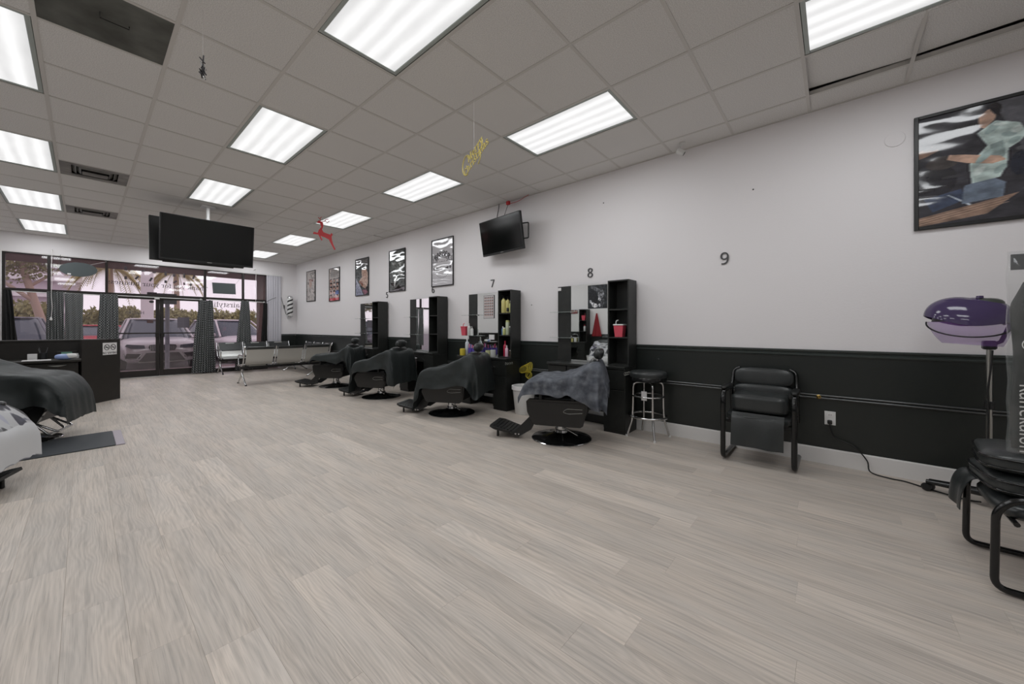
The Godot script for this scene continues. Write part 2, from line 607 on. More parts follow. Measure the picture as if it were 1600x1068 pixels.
	lf.vertex_color_use_as_albedo = false
	sm("leaf_hedge", rgb8(166, 160, 110), 0.7)
	sm("leaf_palm", rgb8(188, 172, 112), 0.7)

# ---------- the setting ----------
func make_floor():
	var mb := MB.new()
	mb.bx(LX - 0.2, WX + 0.2, -0.16, -0.010, -FZ - 0.12, -BZ + 0.2)
	var fl := struct(mb, "floor", M.subfloor)
	var pw := 0.178
	var plen := 1.22
	var meshes := []
	for k in 8:
		meshes.append(plank_mesh(pw, plen, k))
	var todo := []
	var row := 0
	var x := LX - 0.09
	while x < WX:
		var start := BZ - 0.02 - fposmod(row * 0.397 + (row % 3) * 0.11, plen)
		var z := start
		var c := 0
		while z < FZ + 0.02:
			var a := maxf(z, BZ - 0.02)
			var b := minf(z + plen, FZ + 0.04)
			if b - a > 0.02:
				var cx := x + pw / 2; var cz := (a + b) / 2
				var yaw := 0.855
				var zc := cx * sin(yaw) + cz * cos(yaw); var xc := cx * cos(yaw) - cz * sin(yaw)
				var seen := zc > 0.7 and absf(xc / zc) < 1.5
				todo.append([zc if seen else 1000.0 + absf(zc), cx, cz, b - a, (row * 5 + c * 3) % 8, (row * 7 + c * 11 + row * c) % 6])
			z += plen
			c += 1
		x += pw
		row += 1
	todo.sort_custom(func(p, q): return p[0] < q[0])
	var rest := MB.new()
	for i in todo.size():
		var d = todo[i]
		var at := V(d[1], -0.004, d[2])
		if i < 296:
			var full: bool = absf(d[3] - plen) < 0.001
			var o := put(meshes[d[4]] if full else plank_mesh(pw, d[3], d[4]), "plank", M["plank%d" % d[5]], fl)
			o.position = at
		else:
			rest.xf = Transform3D(Basis.IDENTITY, at)
			plank_into(rest, pw, d[3], d[4])
	var r := put(rest, "far_planks", M.plank1, fl)
	r.set_meta("kind", "stuff")

func plank_into(mb: MB, pw: float, l: float, k: int):
	var from := mb.t.size()
	mb.box(Vector3.ZERO, Vector3(pw - 0.0003, 0.008, l - 0.0003), 0.0005)
	for i in range(from, mb.t.size()):
		mb.t[i] = Vector2((mb.t[i].x / pw + 0.5 + k) / 8.0, mb.t[i].y / 2.4 + k * 0.37)

func plank_mesh(pw: float, l: float, k: int) -> ArrayMesh:
	var mb := MB.new()
	plank_into(mb, pw, l, k)
	return mb.mesh()

func light_spots() -> Array:
	var o := []
	for c in [-3, 0, 3]:
		for k in range(-1, 5):
			o.append([c, k * 4 - 2])      # grid column and first grid row of each fixture
	return o

func make_ceiling():
	var top := MB.new()
	top.bx(LX - 0.2, WX + 0.2, 3.62, 3.8, -FZ - 0.25, -BZ + 0.2)
	var ce := struct(top, "ceiling", M.plenum)
	var skip := {}
	var noT := {}
	for s in light_spots():
		skip[Vector2i(s[0], s[1])] = true
		skip[Vector2i(s[0], s[1] + 1)] = true
		noT[Vector2i(s[0], s[1] + 1)] = true
	for r in [1, 7, 11]:
		skip[Vector2i(-2, r)] = true
	var tile := MB.new()
	tile.box(Vector3(0, 0.008, 0), Vector3(G - 0.006, 0.016, G - 0.006), 0.002)
	var tm := tile.mesh()
	var tee := MB.new()
	tee.bx(-G / 2 + 0.012, G / 2 - 0.012, 0.0, 0.0025, -0.012, 0.012)
	tee.bx(-G / 2 + 0.012, G / 2 - 0.012, 0.0025, 0.035, -0.0012, 0.0012)
	var teem := tee.mesh()
	for c in range(-5, 6):
		var xa := maxf(GX + c * G, LX); var xb := minf(GX + (c + 1) * G, WX)
		if xb - xa < 0.02: continue
		for r in range(-10, 17):
			var za := maxf(GZ + r * G, BZ); var zb := minf(GZ + (r + 1) * G, FZ)
			if zb - za < 0.02: continue
			if not skip.has(Vector2i(c, r)):
				var o: MeshInstance3D
				if absf(xb - xa - G) < 0.001 and absf(zb - za - G) < 0.001:
					o = put(tm, "ceiling_tile", M.acoustic_tile, ce)
				else:
					var mb := MB.new()
					mb.box(Vector3(0, 0.008, 0), Vector3(xb - xa - 0.006, 0.016, zb - za - 0.006), 0.002)
					o = put(mb, "ceiling_tile", M.acoustic_tile, ce)
				o.position = V((xa + xb) / 2, CEIL + 0.003, (za + zb) / 2)
				# border tiles that have lifted off the grid
				if c == 5 and r in [-5, -6, 7, 13]:
					o.rotation.z = deg_to_rad([-2.6, -3.4, -1.6, -1.6][[-5, -6, 7, 13].find(r)])
					o.position.y += 0.006
					o.position.x += 0.014
				if c == 4 and r in [-5, -6]:
					o.rotation.z = deg_to_rad(3.4 if r == -5 else 4.6)
					o.rotation.x = deg_to_rad(2.2 if r == -5 else -0.6)
					o.position.y += 0.022
					o.position.x -= 0.016
			if zb < FZ - 0.001 and not noT.has(Vector2i(c, r + 1)):
				var t: MeshInstance3D
				if absf(xb - xa - G) < 0.001:
					t = put(teem, "cross_tee", M.tee, ce)
				else:
					var mb := MB.new()
					mb.bx(-(xb - xa) / 2 + 0.006, (xb - xa) / 2 - 0.006, 0.0, 0.0025, -0.012, 0.012)
					t = put(mb, "cross_tee", M.tee, ce)
				t.position = V((xa + xb) / 2, CEIL, zb)
	for c in range(-4, 6):
		var mb := MB.new()
		mb.bx(-0.012, 0.012, 0.0, 0.003, -FZ, -BZ)
		mb.bx(-0.0015, 0.0015, 0.003, 0.04, -FZ, -BZ)
		var o := put(mb, "main_tee", M.tee, ce)
		o.position = Vector3(GX + c * G, CEIL - 0.0005, 0)
	# angle along the walls
	for s in [[LX, LX + 0.02, BZ, FZ], [WX - 0.02, WX, BZ, FZ], [LX, WX, FZ - 0.02, FZ], [LX, WX, BZ, BZ + 0.02]]:
		box_part("wall_angle", M.tee, ce, s[0], s[1], CEIL - 0.001, CEIL + 0.0015, -s[2], -s[3])

func make_walls():
	var w := MB.new()
	w.bx(WX, WX + 0.2, -0.01, 3.7, -FZ - 0.2, -BZ + 0.2)
	var wr := struct(w, "wall_right", M.wall_paint)
	wains(wr, WX - 0.006, WX, BZ, FZ)
	w = MB.new()
	w.bx(LX - 0.2, LX, -0.01, 3.7, -FZ - 0.2, -BZ + 0.2)
	var wl := struct(w, "wall_left", M.wall_paint)
	wains(wl, LX, LX + 0.006, BZ, FZ)
	w = MB.new()
	w.bx(LX, WX, -0.01, 3.7, -BZ, -BZ + 0.2)
	struct(w, "wall_back", M.wall_paint)
	w = MB.new()
	w.bx(LX, WX, 2.815, 3.7, -FZ - 0.2, -FZ)
	w.bx(3.925, WX, -0.01, 2.815, -FZ - 0.2, -FZ)
	w.bx(LX, -1.10, -0.01, 2.815, -FZ - 0.2, -FZ)
	var wf := struct(w, "wall_front", M.wall_paint)
	box_part("wainscot", M.black_paint, wf, 3.93, WX - 0.007, 0.14, 0.97, -FZ, -FZ + 0.006)
	# trims
	var prof := [Vector2(0, 0.962), Vector2(0.012, 0.962), Vector2(0.017, 0.970), Vector2(0.017, 0.984), Vector2(0.010, 0.990), Vector2(0.010, 0.997), Vector2(0.024, 1.004), Vector2(0.026, 1.016), Vector2(0.020, 1.022), Vector2(0, 1.022)]
	trim_run("trim_1", prof, M.rail_paint, WX, -1, BZ, FZ)
	trim_run("trim_2", prof, M.rail_paint, LX, 1, BZ, FZ)
	w = MB.new()
	w.bx(3.93, WX - 0.027, 0.962, 0.99, -FZ, -FZ + 0.016, 0.003)
	w.bx(3.93, WX - 0.027, 0.997, 1.022, -FZ, -FZ + 0.025, 0.003)
	struct(w, "trim_3", M.rail_paint)
	var bp := [Vector2(0, 0.0), Vector2(0.014, 0.0), Vector2(0.014, 0.130), Vector2(0.010, 0.140), Vector2(0, 0.142)]
	trim_run("baseboard_right", bp, M.white_trim, WX, -1, BZ, FZ)
	trim_run("baseboard_left", bp, M.white_trim, LX, 1, BZ, FZ)
	w = MB.new()
	w.bx(3.93, WX - 0.015, 0, 0.14, -FZ, -FZ + 0.013, 0.003)
	struct(w, "baseboard_front", M.white_trim)

func wains(parent, x0, x1, za, zb):
	box_part("wainscot", M.black_paint, parent, x0, x1, 0.142, 0.965, -za, -zb)

func trim_run(nm: String, prof: Array, m: Material, x: float, side: float, za: float, zb: float):
	var pg := PackedVector2Array()
	for p in prof: pg.append(p)
	var mb := MB.new()
	mb.prism(pg, zb - za)
	var o := struct(mb, nm, m)
	o.position = V(x, 0, (za + zb) / 2)
	if side < 0: o.rotation.y = PI

func make_lights():
	var fr := MB.new()
	var hx := G / 2 - 0.014
	var hz := G - 0.014
	var b := 0.028
	fr.bx(-hx, hx, 0, 0.012, -hz, -hz + b, 0.003)
	fr.bx(-hx, hx, 0, 0.012, hz - b, hz, 0.003)
	fr.bx(-hx, -hx + b, 0, 0.012, -hz + b, hz - b, 0.003)
	fr.bx(hx - b, hx, 0, 0.012, -hz + b, hz - b, 0.003)
	var fm := fr.mesh()
	var ln := MB.new()
	var lx := hx - b; var lz := hz - b
	ln.bx(-lx, lx, 0.006, 0.012, -lz, lz)
	for i in ln.t.size(): ln.t[i] = Vector2(ln.v[i].x / (2 * lx) + 0.5, ln.v[i].z / (2 * lz) + 0.5)
	var lm := ln.mesh()
	var can := MB.new()
	can.bx(-hx, hx, 0.012, 0.10, -hz, hz)
	var cm := can.mesh()
	var cols := {-3: "in the row over the desk side", 0: "in the middle row", 3: "in the row nearest the posters"}
	var nth := ["sixth from the window", "fifth from the window", "fourth from the window", "third from the window", "second from the window", "nearest the window"]
	for s in light_spots():
		var t := thing("ceiling_light", "lit troffer light %s, %s" % [cols[s[0]], nth[(s[1] + 6) / 4]], "ceiling light", V(GX + s[0] * G + G / 2, CEIL + 0.003, GZ + s[1] * G + G), 0.0, "troffer lights in the ceiling grid")
		put(cm, "housing", M.fixture_white, t)
		put(fm, "door_frame", M.fixture_white, t)
		put(lm, "lens", M.light_lens, t)
		var l := AreaLight3D.new()
		l.name = "lamp_light"
		l.area_size = Vector2(2 * lx, 2 * lz)
		l.light_energy = LAMP
		l.light_color = Color(0.98, 0.99, 1.0)
		l.rotation.x = -PI / 2
		l.position.y = -0.012
		l.shadow_enabled = true
		l.set("area_range", 40.0)
		t.add_child(l)

func make_vents():
	# flat return panel
	var at := V(GX - 1.5 * G, CEIL + 0.003, GZ + 1.5 * G)
	var t := thing("return_vent", "flat dark grey return air panel with worn patches and a handle slot", "vent", at)
	var dk := sm("vent_dark", rgb8(112, 114, 108), 0.5, 0.2)
	triplanar(dk, noise_tex(256, 256, 0.012, Color(0.62, 0.62, 0.60), Color(1, 1, 1), 4, FastNoiseLite.TYPE_SIMPLEX_SMOOTH, 31), 1.0)
	box_part("panel", dk, t, -0.297, 0.297, 0.0, 0.01, -0.297, 0.297, 0.002)
	tube_part("pull", M.black_plastic, t, [Vector3(-0.03, 0.0, 0.06), Vector3(-0.03, -0.02, 0.03), Vector3(0.10, -0.02, 0.03), Vector3(0.10, 0.0, 0.03)], 0.003, 6)
	var gr := sm("vent_grey", rgb8(150, 148, 144), 0.5)
	triplanar(gr, noise_tex(128, 128, 0.02, Color(0.7, 0.7, 0.7), Color(1, 1, 1), 4, FastNoiseLite.TYPE_SIMPLEX_SMOOTH, 33), 1.3)
	var first: Node3D
	for k in 2:
		var p := V(GX - 1.5 * G, CEIL + 0.003, GZ + (7.5 + 4 * k) * G)
		if k == 1:
			dup(first, "square supply air diffuser with raised plate, nearer the shop window", p)
			continue
		t = thing("supply_vent", "square supply air diffuser with raised plate between the two wide light rows", "vent", p, 0.0, "supply air diffusers")
		first = t
		var fb := MB.new()
		for q in [[-0.297, 0.297, -0.297, -0.2], [-0.297, 0.297, 0.2, 0.297], [-0.297, -0.2, -0.2, 0.2], [0.2, 0.297, -0.2, 0.2]]:
			fb.bx(q[0], q[1], 0.0, 0.008, q[2], q[3])
		put(fb, "frame", gr, t)
		box_part("throat", M.plenum, t, -0.2, 0.2, 0.05, 0.06, -0.2, 0.2)
		var sl := MB.new()
		for e in [[0.195, 0.012], [0.155, 0.004]]:
			for sd in 4:
				sl.xf = Transform3D(Basis(Vector3.UP, sd * PI / 2), Vector3.ZERO)
				sl.poly([Vector3(-e[0], 0.035, -e[0]), Vector3(e[0], 0.035, -e[0]), Vector3(e[0] - 0.035, e[1] - 0.01, -e[0] + 0.035), Vector3(-e[0] + 0.035, e[1] - 0.01, -e[0] + 0.035)], Vector3(0, -1, -0.5))
		put(sl, "cone", gr, t)
		box_part("centre_plate", gr, t, -0.11, 0.11, -0.022, -0.014, -0.07, 0.07, 0.003)
		for sx in [-1, 1]:
			box_part("plate_post", M.black_plastic, t, sx * 0.108 - 0.008, sx * 0.108 + 0.008, -0.02, 0.04, -0.06, 0.06)

func frame_bar(mb: MB, x0, x1, y0, y1, d0 := 0.0, d1 := 0.1):
	mb.bx(x0, x1, y0, y1, -FZ - d1, -FZ - d0, 0.004)

func pane_box(parent, x0, x1, y0, y1):
	return box_part("pane", M.window_pane, parent, x0, x1, y0, y1, -FZ - 0.052, -FZ - 0.048)

func make_front():
	# light aluminium line under the header
	var h := MB.new()
	h.bx(-1.10, 3.925, 2.785, 2.815, -FZ - 0.12, -FZ + 0.004, 0.002)
	struct(h, "trim_4", M.white_trim)
	var cols := [-1.084, -0.5, 0.343, 2.141, 2.997, 3.58]
	var names := ["window_1", "window_2", "window_3", "window_4", "window_5"]
	for i in 5:
		var w := Node3D.new()
		w.name = names[i]
		w.set_meta("kind", "structure")
		add_child(w)
		var x0: float = cols[i]; var x1: float = cols[i + 1]
		var f := MB.new()
		frame_bar(f, x0 - 0.022, x0 + 0.022, 0.0, 2.785)
		put(f, "mullion", M.bronze_frame, w)
		if i == 4:
			f = MB.new()
			frame_bar(f, x1 - 0.022, x1 + 0.022, 0.0, 2.785)
			put(f, "mullion", M.bronze_frame, w)
		f = MB.new()
		frame_bar(f, x0 + 0.022, x1 - 0.022, 2.766, 2.785)
		put(f, "head_bar", M.bronze_frame, w)
		f = MB.new()
		frame_bar(f, x0 + 0.022, x1 - 0.022, 1.985, 2.045)
		put(f, "transom_bar", M.bronze_frame, w)
		pane_box(w, x0 + 0.022, x1 - 0.022, 2.045, 2.766)
		if i != 2:
			f = MB.new()
			frame_bar(f, x0 + 0.022, x1 - 0.022, 0.0, 0.10)
			put(f, "sill_bar", M.bronze_frame, w)
			pane_box(w, x0 + 0.022, x1 - 0.022, 0.10, 1.985)
		else:
			f = MB.new()
			frame_bar(f, 0.365, 0.42, 0.0, 1.985)
			put(f, "door_jamb", M.bronze_frame, w)
			f = MB.new()
			frame_bar(f, 2.075, 2.119, 0.0, 1.985)
			put(f, "door_jamb", M.bronze_frame, w)
			f = MB.new()
			f.bx(0.42, 2.075, -0.008, 0.012, -FZ - 0.14, -FZ + 0.02, 0.004)
			put(f, "threshold", M.brushed_steel, w)
	for k in 2:
		var d := Node3D.new()
		d.name = "door_%d" % (k + 1)
		d.set_meta("kind", "structure")
		add_child(d)
		var x0: float = [0.424, 1.250][k]; var x1: float = [1.245, 2.071][k]
		for q in [x0, x1 - 0.07]:
			var f := MB.new()
			frame_bar(f, q, q + 0.07, 0.016, 1.98, 0.02, 0.07)
			put(f, "stile", M.bronze_frame, d)
		var f2 := MB.new()
		frame_bar(f2, x0 + 0.07, x1 - 0.07, 0.016, 0.17, 0.02, 0.07)
		put(f2, "bottom_rail", M.bronze_frame, d)
		f2 = MB.new()
		frame_bar(f2, x0 + 0.07, x1 - 0.07, 1.92, 1.98, 0.02, 0.07)
		put(f2, "top_rail", M.bronze_frame, d)
		box_part("pane", M.window_pane, d, x0 + 0.07, x1 - 0.07, 0.17, 1.92, -FZ - 0.047, -FZ - 0.043)
		f2 = MB.new()
		f2.bx(x0 + 0.02, x1 - 0.02, 1.068, 1.098, -FZ + 0.028, -FZ + 0.05, 0.004)
		for q in [x0 + 0.035, x1 - 0.035]:
			f2.bx(q - 0.012, q + 0.012, 1.072, 1.094, -FZ - 0.02, -FZ + 0.03)
		put(f2, "push_bar", M.bronze_frame, d)
		var lk: float = x1 - 0.045 if k == 0 else x0 + 0.045
		box_part("lock_case", M.bronze_frame, d, lk - 0.035, lk + 0.035, 0.98, 1.08, -FZ - 0.02, -FZ + 0.02, 0.004)
		# closer arm cover at the head
		box_part("closer", M.white_plastic if k == 0 else M.bronze_frame, d, lk - 0.05, lk + 0.04, 1.93, 1.975, -FZ - 0.02, -FZ + 0.03, 0.004)
	# marks on the glass
	var gl := Node3D.new()
	gl.name = numbered("window_lettering")
	add_child(gl)
	tag(gl, "dark script and lettering stuck on the glass above the shop doors, seen from behind", "lettering")
	var a := put(text_mesh("Thank you for your business", 0.10, 0.002, font_serif), "script", M.ink, gl)
	a.rotation.y = PI
	a.rotation.z = 0.02
	a.position = V(1.27, 2.285, FZ + 0.055)
	for q in [[0.655, 2.645, 0.05, 0.10, 0], [0.655, 2.42, 0.045, 0.07, 0], [0.845, 2.44, 0.04, 0.10, -0.6], [0.955, 2.62, 0.07, 0.04, 0.3], [1.09, 2.42, 0.04, 0.10, -0.45], [1.15, 2.60, 0.06, 0.03, 0], [1.36, 2.60, 0.045, 0.11, 0], [1.36, 2.39, 0.045, 0.07, 0], [1.52, 2.57, 0.05, 0.07, 0], [1.54, 2.40, 0.04, 0.09, -0.8], [1.72, 2.58, 0.04, 0.11, 0], [1.72, 2.37, 0.04, 0.07, 0], [1.91, 2.56, 0.04, 0.11, -0.3], [1.85, 2.36, 0.045, 0.07, -0.3]]:
		var mb := MB.new()
		mb.box(Vector3.ZERO, Vector3(q[2], q[3], 0.01), 0.002)
		var o := put(mb, "letter_stroke", M.ink, gl)
		o.position = V(q[0], q[1], FZ + 0.06)
		o.rotation.z = q[4]
	gl = Node3D.new()
	gl.name = numbered("window_lettering")
	add_child(gl)
	tag(gl, "dark script word on the fixed pane beside the shop doors, seen from behind", "lettering")
	a = put(text_mesh("Hairstyling", 0.13, 0.002, font_serif), "script", M.ink, gl)
	a.rotation.y = PI
	a.position = V(2.59, 1.855, FZ + 0.055)
	gl = Node3D.new()
	gl.name = numbered("door_lettering")
	add_child(gl)
	tag(gl, "HOURS lettering on the glass of the shop door, seen from behind", "lettering")
	a = put(text_mesh("HOURS", 0.075, 0.002), "word", M.grey_ink, gl)
	a.rotation.y = PI
	a.position = V(0.81, 1.585, FZ + 0.05)
	var oval := MB.new()
	var pg := PackedVector2Array()
	for i in 20: pg.append(Vector2(cos(TAU * i / 20) * 0.045, sin(TAU * i / 20) * 0.032))
	oval.prism(pg, 0.004)
	var ov := put(oval, "oval_sticker", M.ink)
	ov.position = V(1.10, 1.866, FZ + 0.038)
	tag(ov, "small dark oval sticker near the top of the shop door glass", "sticker")
	var bs := MB.new()
	bs.box(Vector3.ZERO, Vector3(0.115, 0.075, 0.006), 0.002)
	var bo := put(bs, "door_sign", sm("sign_brown", rgb8(84, 62, 62), 0.6))
	bo.position = V(1.075, 1.372, FZ + 0.036)
	tag(bo, "small brown rectangular sign low on the shop door glass", "sign")
	bs = MB.new()
	bs.box(Vector3.ZERO, Vector3(0.235, 0.27, 0.006), 0.002)
	var lines := Canvas.new(64, 72, rgb8(104, 98, 108))
	for i in 17: lines.rect(0.04, 0.04 + i * 0.056, 0.96, 0.04 + i * 0.056 + 0.018, rgb8(84, 78, 88))
	var nm := sm("notice_print", Color.WHITE, 0.7)
	nm.albedo_texture = lines.tex()
	nm.uv1_scale = Vector3(4.2, 3.7, 1)
	bo = put(bs, "door_notice", nm)
	bo.position = V(1.70, 1.355, FZ + 0.036)
	tag(bo, "grey printed notice sheet stuck on the right shop door", "notice")

# ---------- window dressing ----------
func curtain(nm: String, label: String, m: Material, xt0, xt1, xb0, xb1, yt, yb, zd, folds, amp, waist := 0.0):
	var rows := []
	var NR := 16
	var NC := int(folds) * 8 + 1
	for i in NR + 1:
		var q := float(i) / NR
		var row := PackedVector3Array()
		var a := lerpf(xt0, xb0, pow(q, 0.8)); var b := lerpf(xt1, xb1, pow(q, 0.8))
		for j in NC:
			var u := float(j) / (NC - 1)
			var w := sin(u * folds * TAU + 0.6 * sin(q * 3.0 + u * 5.0))
			row.append(V(lerpf(a, b, u) + 0.006 * sin(q * 9.0 + u * 20.0), lerpf(yt, yb, q), zd + amp * (0.5 + 0.7 * q) * w))
		rows.append(row)
	var mb := MB.new()
	mb.sheet(rows, 0.003, 1.0, 1.0)
	var o := put(mb, nm, m)
	tag(o, label, "curtain", "curtains at the shop window")
	return o

func make_dressing():
	var z := FZ - 0.12
	curtain("black_curtain", "plain black curtain at the far end of the window behind the desk", M.black_curtain, -1.075, -0.985, -1.07, -0.87, 2.0, 0.35, z, 3, 0.02)
	curtain("patterned_curtain", "wide silver-ringed black curtain hanging behind the reception desk, beside the pull cord", M.ring_curtain, -0.525, -0.30, -0.535, -0.27, 2.0, 0.5, z, 6, 0.022)
	curtain("patterned_curtain", "silver-ringed curtain panel next to the red car in the window", M.ring_curtain, -0.29, -0.02, -0.26, -0.015, 1.975, 0.5, z, 3, 0.018)
	curtain("patterned_curtain", "silver-ringed curtain falling beside the hinge side of the shop doors", M.ring_curtain, 0.235, 0.51, 0.17, 0.555, 2.0, 0.05, z, 6, 0.02)
	curtain("patterned_curtain", "gathered silver-ringed curtain between the shop doors and the window bench", M.ring_curtain, 2.0, 2.27, 1.83, 2.345, 1.95, 0.03, z, 9, 0.024)
	curtain("patterned_curtain", "narrow silver-ringed curtain hanging behind the window bench", M.ring_curtain, 2.915, 3.09, 2.76, 3.20, 1.98, 0.03, z, 6, 0.022)
	curtain("black_curtain", "plain black curtain beside the white vertical blinds", M.black_curtain, 3.455, 3.55, 3.38, 3.56, 1.94, 0.1, z, 3, 0.02)
	for q in [[-1.03, -0.48, "white curtain rod over the window end behind the desk"], [-0.30, 0.52, "white curtain rod running above the middle desk window"], [2.2, 3.0, "white curtain rod over the pane with the dark script"], [3.05, 3.52, "short white curtain rod next to the vertical blinds"], [0.44, 2.07, "white curtain rod across the top of the shop doors"]]:
		var t := thing("curtain_rod", q[2], "curtain rod", V(q[0], 1.975, FZ - 0.075), 0.0, "curtain rods at the shop window")
		tube_part("rod", M.white_plastic, t, [Vector3.ZERO, Vector3(q[1] - q[0], -0.012, 0)], 0.009, 8)
		for x in [0.03, q[1] - q[0] - 0.03]:
			box_part("bracket", M.white_plastic, t, x - 0.01, x + 0.01, -0.02, 0.015, -0.075, 0.0)
	# vertical blinds drawn aside
	var b := thing("vertical_blinds", "white vertical blinds drawn together beside the station wall", "blinds", V(3.74, 0, FZ - 0.07))
	box_part("head_track", M.white_plastic, b, -0.19, 0.19, 2.775, 2.81, -0.03, 0.02, 0.003)
	for i in 6:
		var mb := MB.new()
		var row := []
		for j in 2:
			var r := PackedVector3Array()
			for k in 5: r.append(Vector3(-0.044 + 0.022 * k, [2.775, 0.09][j], 0.006 * (1.0 - pow((k - 2) / 2.0, 2))))
			row.append(r)
		mb.sheet(row, 0.002)
		var s := put(mb, "slat", M.blind, b)
		s.position = Vector3(-0.15 + i * 0.062, 0, -0.005 + 0.004 * (i % 2))
		s.rotation.y = 0.35
	# pull cords
	for q in [[-0.455, FZ - 0.2, 1.42, "white blind cord hanging in front of the patterned curtain by the desk"], [3.25, FZ - 0.2, 1.55, "white blind cord hanging near the vertical blinds"]]:
		var c := thing("blind_cord", q[3], "cord", V(q[0], 0, q[1]), 0.0, "blind cords at the window")
		var pts := []
		for i in 14: pts.append(Vector3(0.008 * sin(i * 1.3) * (0.2 + i / 14.0), lerpf(2.9, q[2], i / 13.0), 0))
		tube_part("cord", M.cord_white, c, pts, 0.0045, 6)
		lathe_part("pull", M.white_plastic, c, [Vector2(0.0, q[2] - 0.05), Vector2(0.022, q[2] - 0.035), Vector2(0.018, q[2]), Vector2(0.006, q[2] + 0.03), Vector2(0, q[2] + 0.03)], 10, pts[13] - Vector3(0, q[2], 0))
		box_part("hook", M.white_plastic, c, -0.006, 0.006, 2.89, 2.905, -0.21, 0.004)
	# signs hung in the window
	var t := thing("oval_sign", "dark grey oval sign board hanging in the upper window", "sign", V(-0.08, 2.50, FZ - 0.22))
	var pg := PackedVector2Array()
	for i in 40: pg.append(Vector2(cos(TAU * i / 40) * 0.275, sin(TAU * i / 40) * 0.155))
	var ov := MB.new()
	ov.prism(pg, 0.02, true)
	var mm := put(ov, "board", sm("sign_slate", rgb8(78, 86, 88), 0.5), t)
	mm.rotation.z = 0.03
	box_part("label_strip", M.paper, t, -0.16, -0.11, -0.125, -0.095, 0.010, 0.013)
	tube_part("hanger", M.wire_black, t, [Vector3(-0.26, 0.04, 0), Vector3(-0.26, 0.30, -0.10)], 0.003, 5)
	tube_part("hanger", M.cord_white, t, [Vector3(0.16, 0.12, 0), Vector3(0.42, 0.25, -0.18)], 0.003, 5)
	t = thing("window_sign", "grey rectangular sign board in the upper window beside the doors", "sign", V(2.535, 2.30, FZ - 0.06))
	var sb := MB.new()
	sb.prism(PackedVector2Array([Vector2(-0.262, 0.145), Vector2(0.255, 0.155), Vector2(0.268, -0.145), Vector2(-0.240, -0.15)]), 0.012)
	put(sb, "board", M.sign_slate, t)
	tube_part("wire", M.wire_black, t, [Vector3(0.26, 0.13, -0.02), Vector3(0.43, 0.40, -0.02)], 0.002, 5)
	# barber pole lamp in the corner
	t = thing("barber_pole_light", "white barber pole lamp with dark diagonal stripes in the wall corner", "wall lamp", V(4.17, 1.85, FZ - 0.008))
	box_part("back_plate", M.white_plastic, t, -0.06, 0.06, -0.34, 0.36, 0, 0.02, 0.006)
	lathe_part("cylinder", M.white_plastic, t, [Vector2(0, -0.26), Vector2(0.07, -0.26), Vector2(0.075, -0.25), Vector2(0.075, 0.26), Vector2(0.07, 0.27), Vector2(0, 0.27)], 24, Vector3(0, 0, 0.10))
	for k in 4:
		var st := MB.new()
		var rr := []
		for e in 2:
			var r := PackedVector3Array()
			for j in 13:
				var a := PI * j / 12.0
				r.append(Vector3(cos(a) * 0.077, -0.24 + k * 0.125 + e * 0.05 + 0.10 * (12 - j) / 12.0, 0.10 + sin(a) * 0.077))
			rr.append(r)
		st.sheet(rr, 0.001)
		put(st, "stripe", M.ink, t)
	lathe_part("cap", M.chrome, t, [Vector2(0, 0.27), Vector2(0.078, 0.27), Vector2(0.078, 0.30), Vector2(0.05, 0.34), Vector2(0, 0.355)], 24, Vector3(0, 0, 0.10))
	lathe_part("cap", M.chrome, t, [Vector2(0, -0.33), Vector2(0.05, -0.315), Vector2(0.078, -0.285), Vector2(0.078, -0.26), Vector2(0, -0.26)], 24, Vector3(0, 0, 0.10))
	var cb := tube_part("cable", M.wire_black, t, [Vector3(0, -0.30, 0.03), Vector3(-0.09, -0.20, 0.015), Vector3(-0.17, 0.10, 0.015), Vector3(-0.22, 0.30, 0.015), Vector3(-0.26, 0.33, 0.02), Vector3(-0.5, 0.22, 0.12), Vector3(-0.8, 0.03, 0.13)], 0.006, 6)
	box_part("inline_switch", M.black_plastic, t, -0.15, -0.125, -0.04, 0.06, 0.008, 0.03, 0.004)

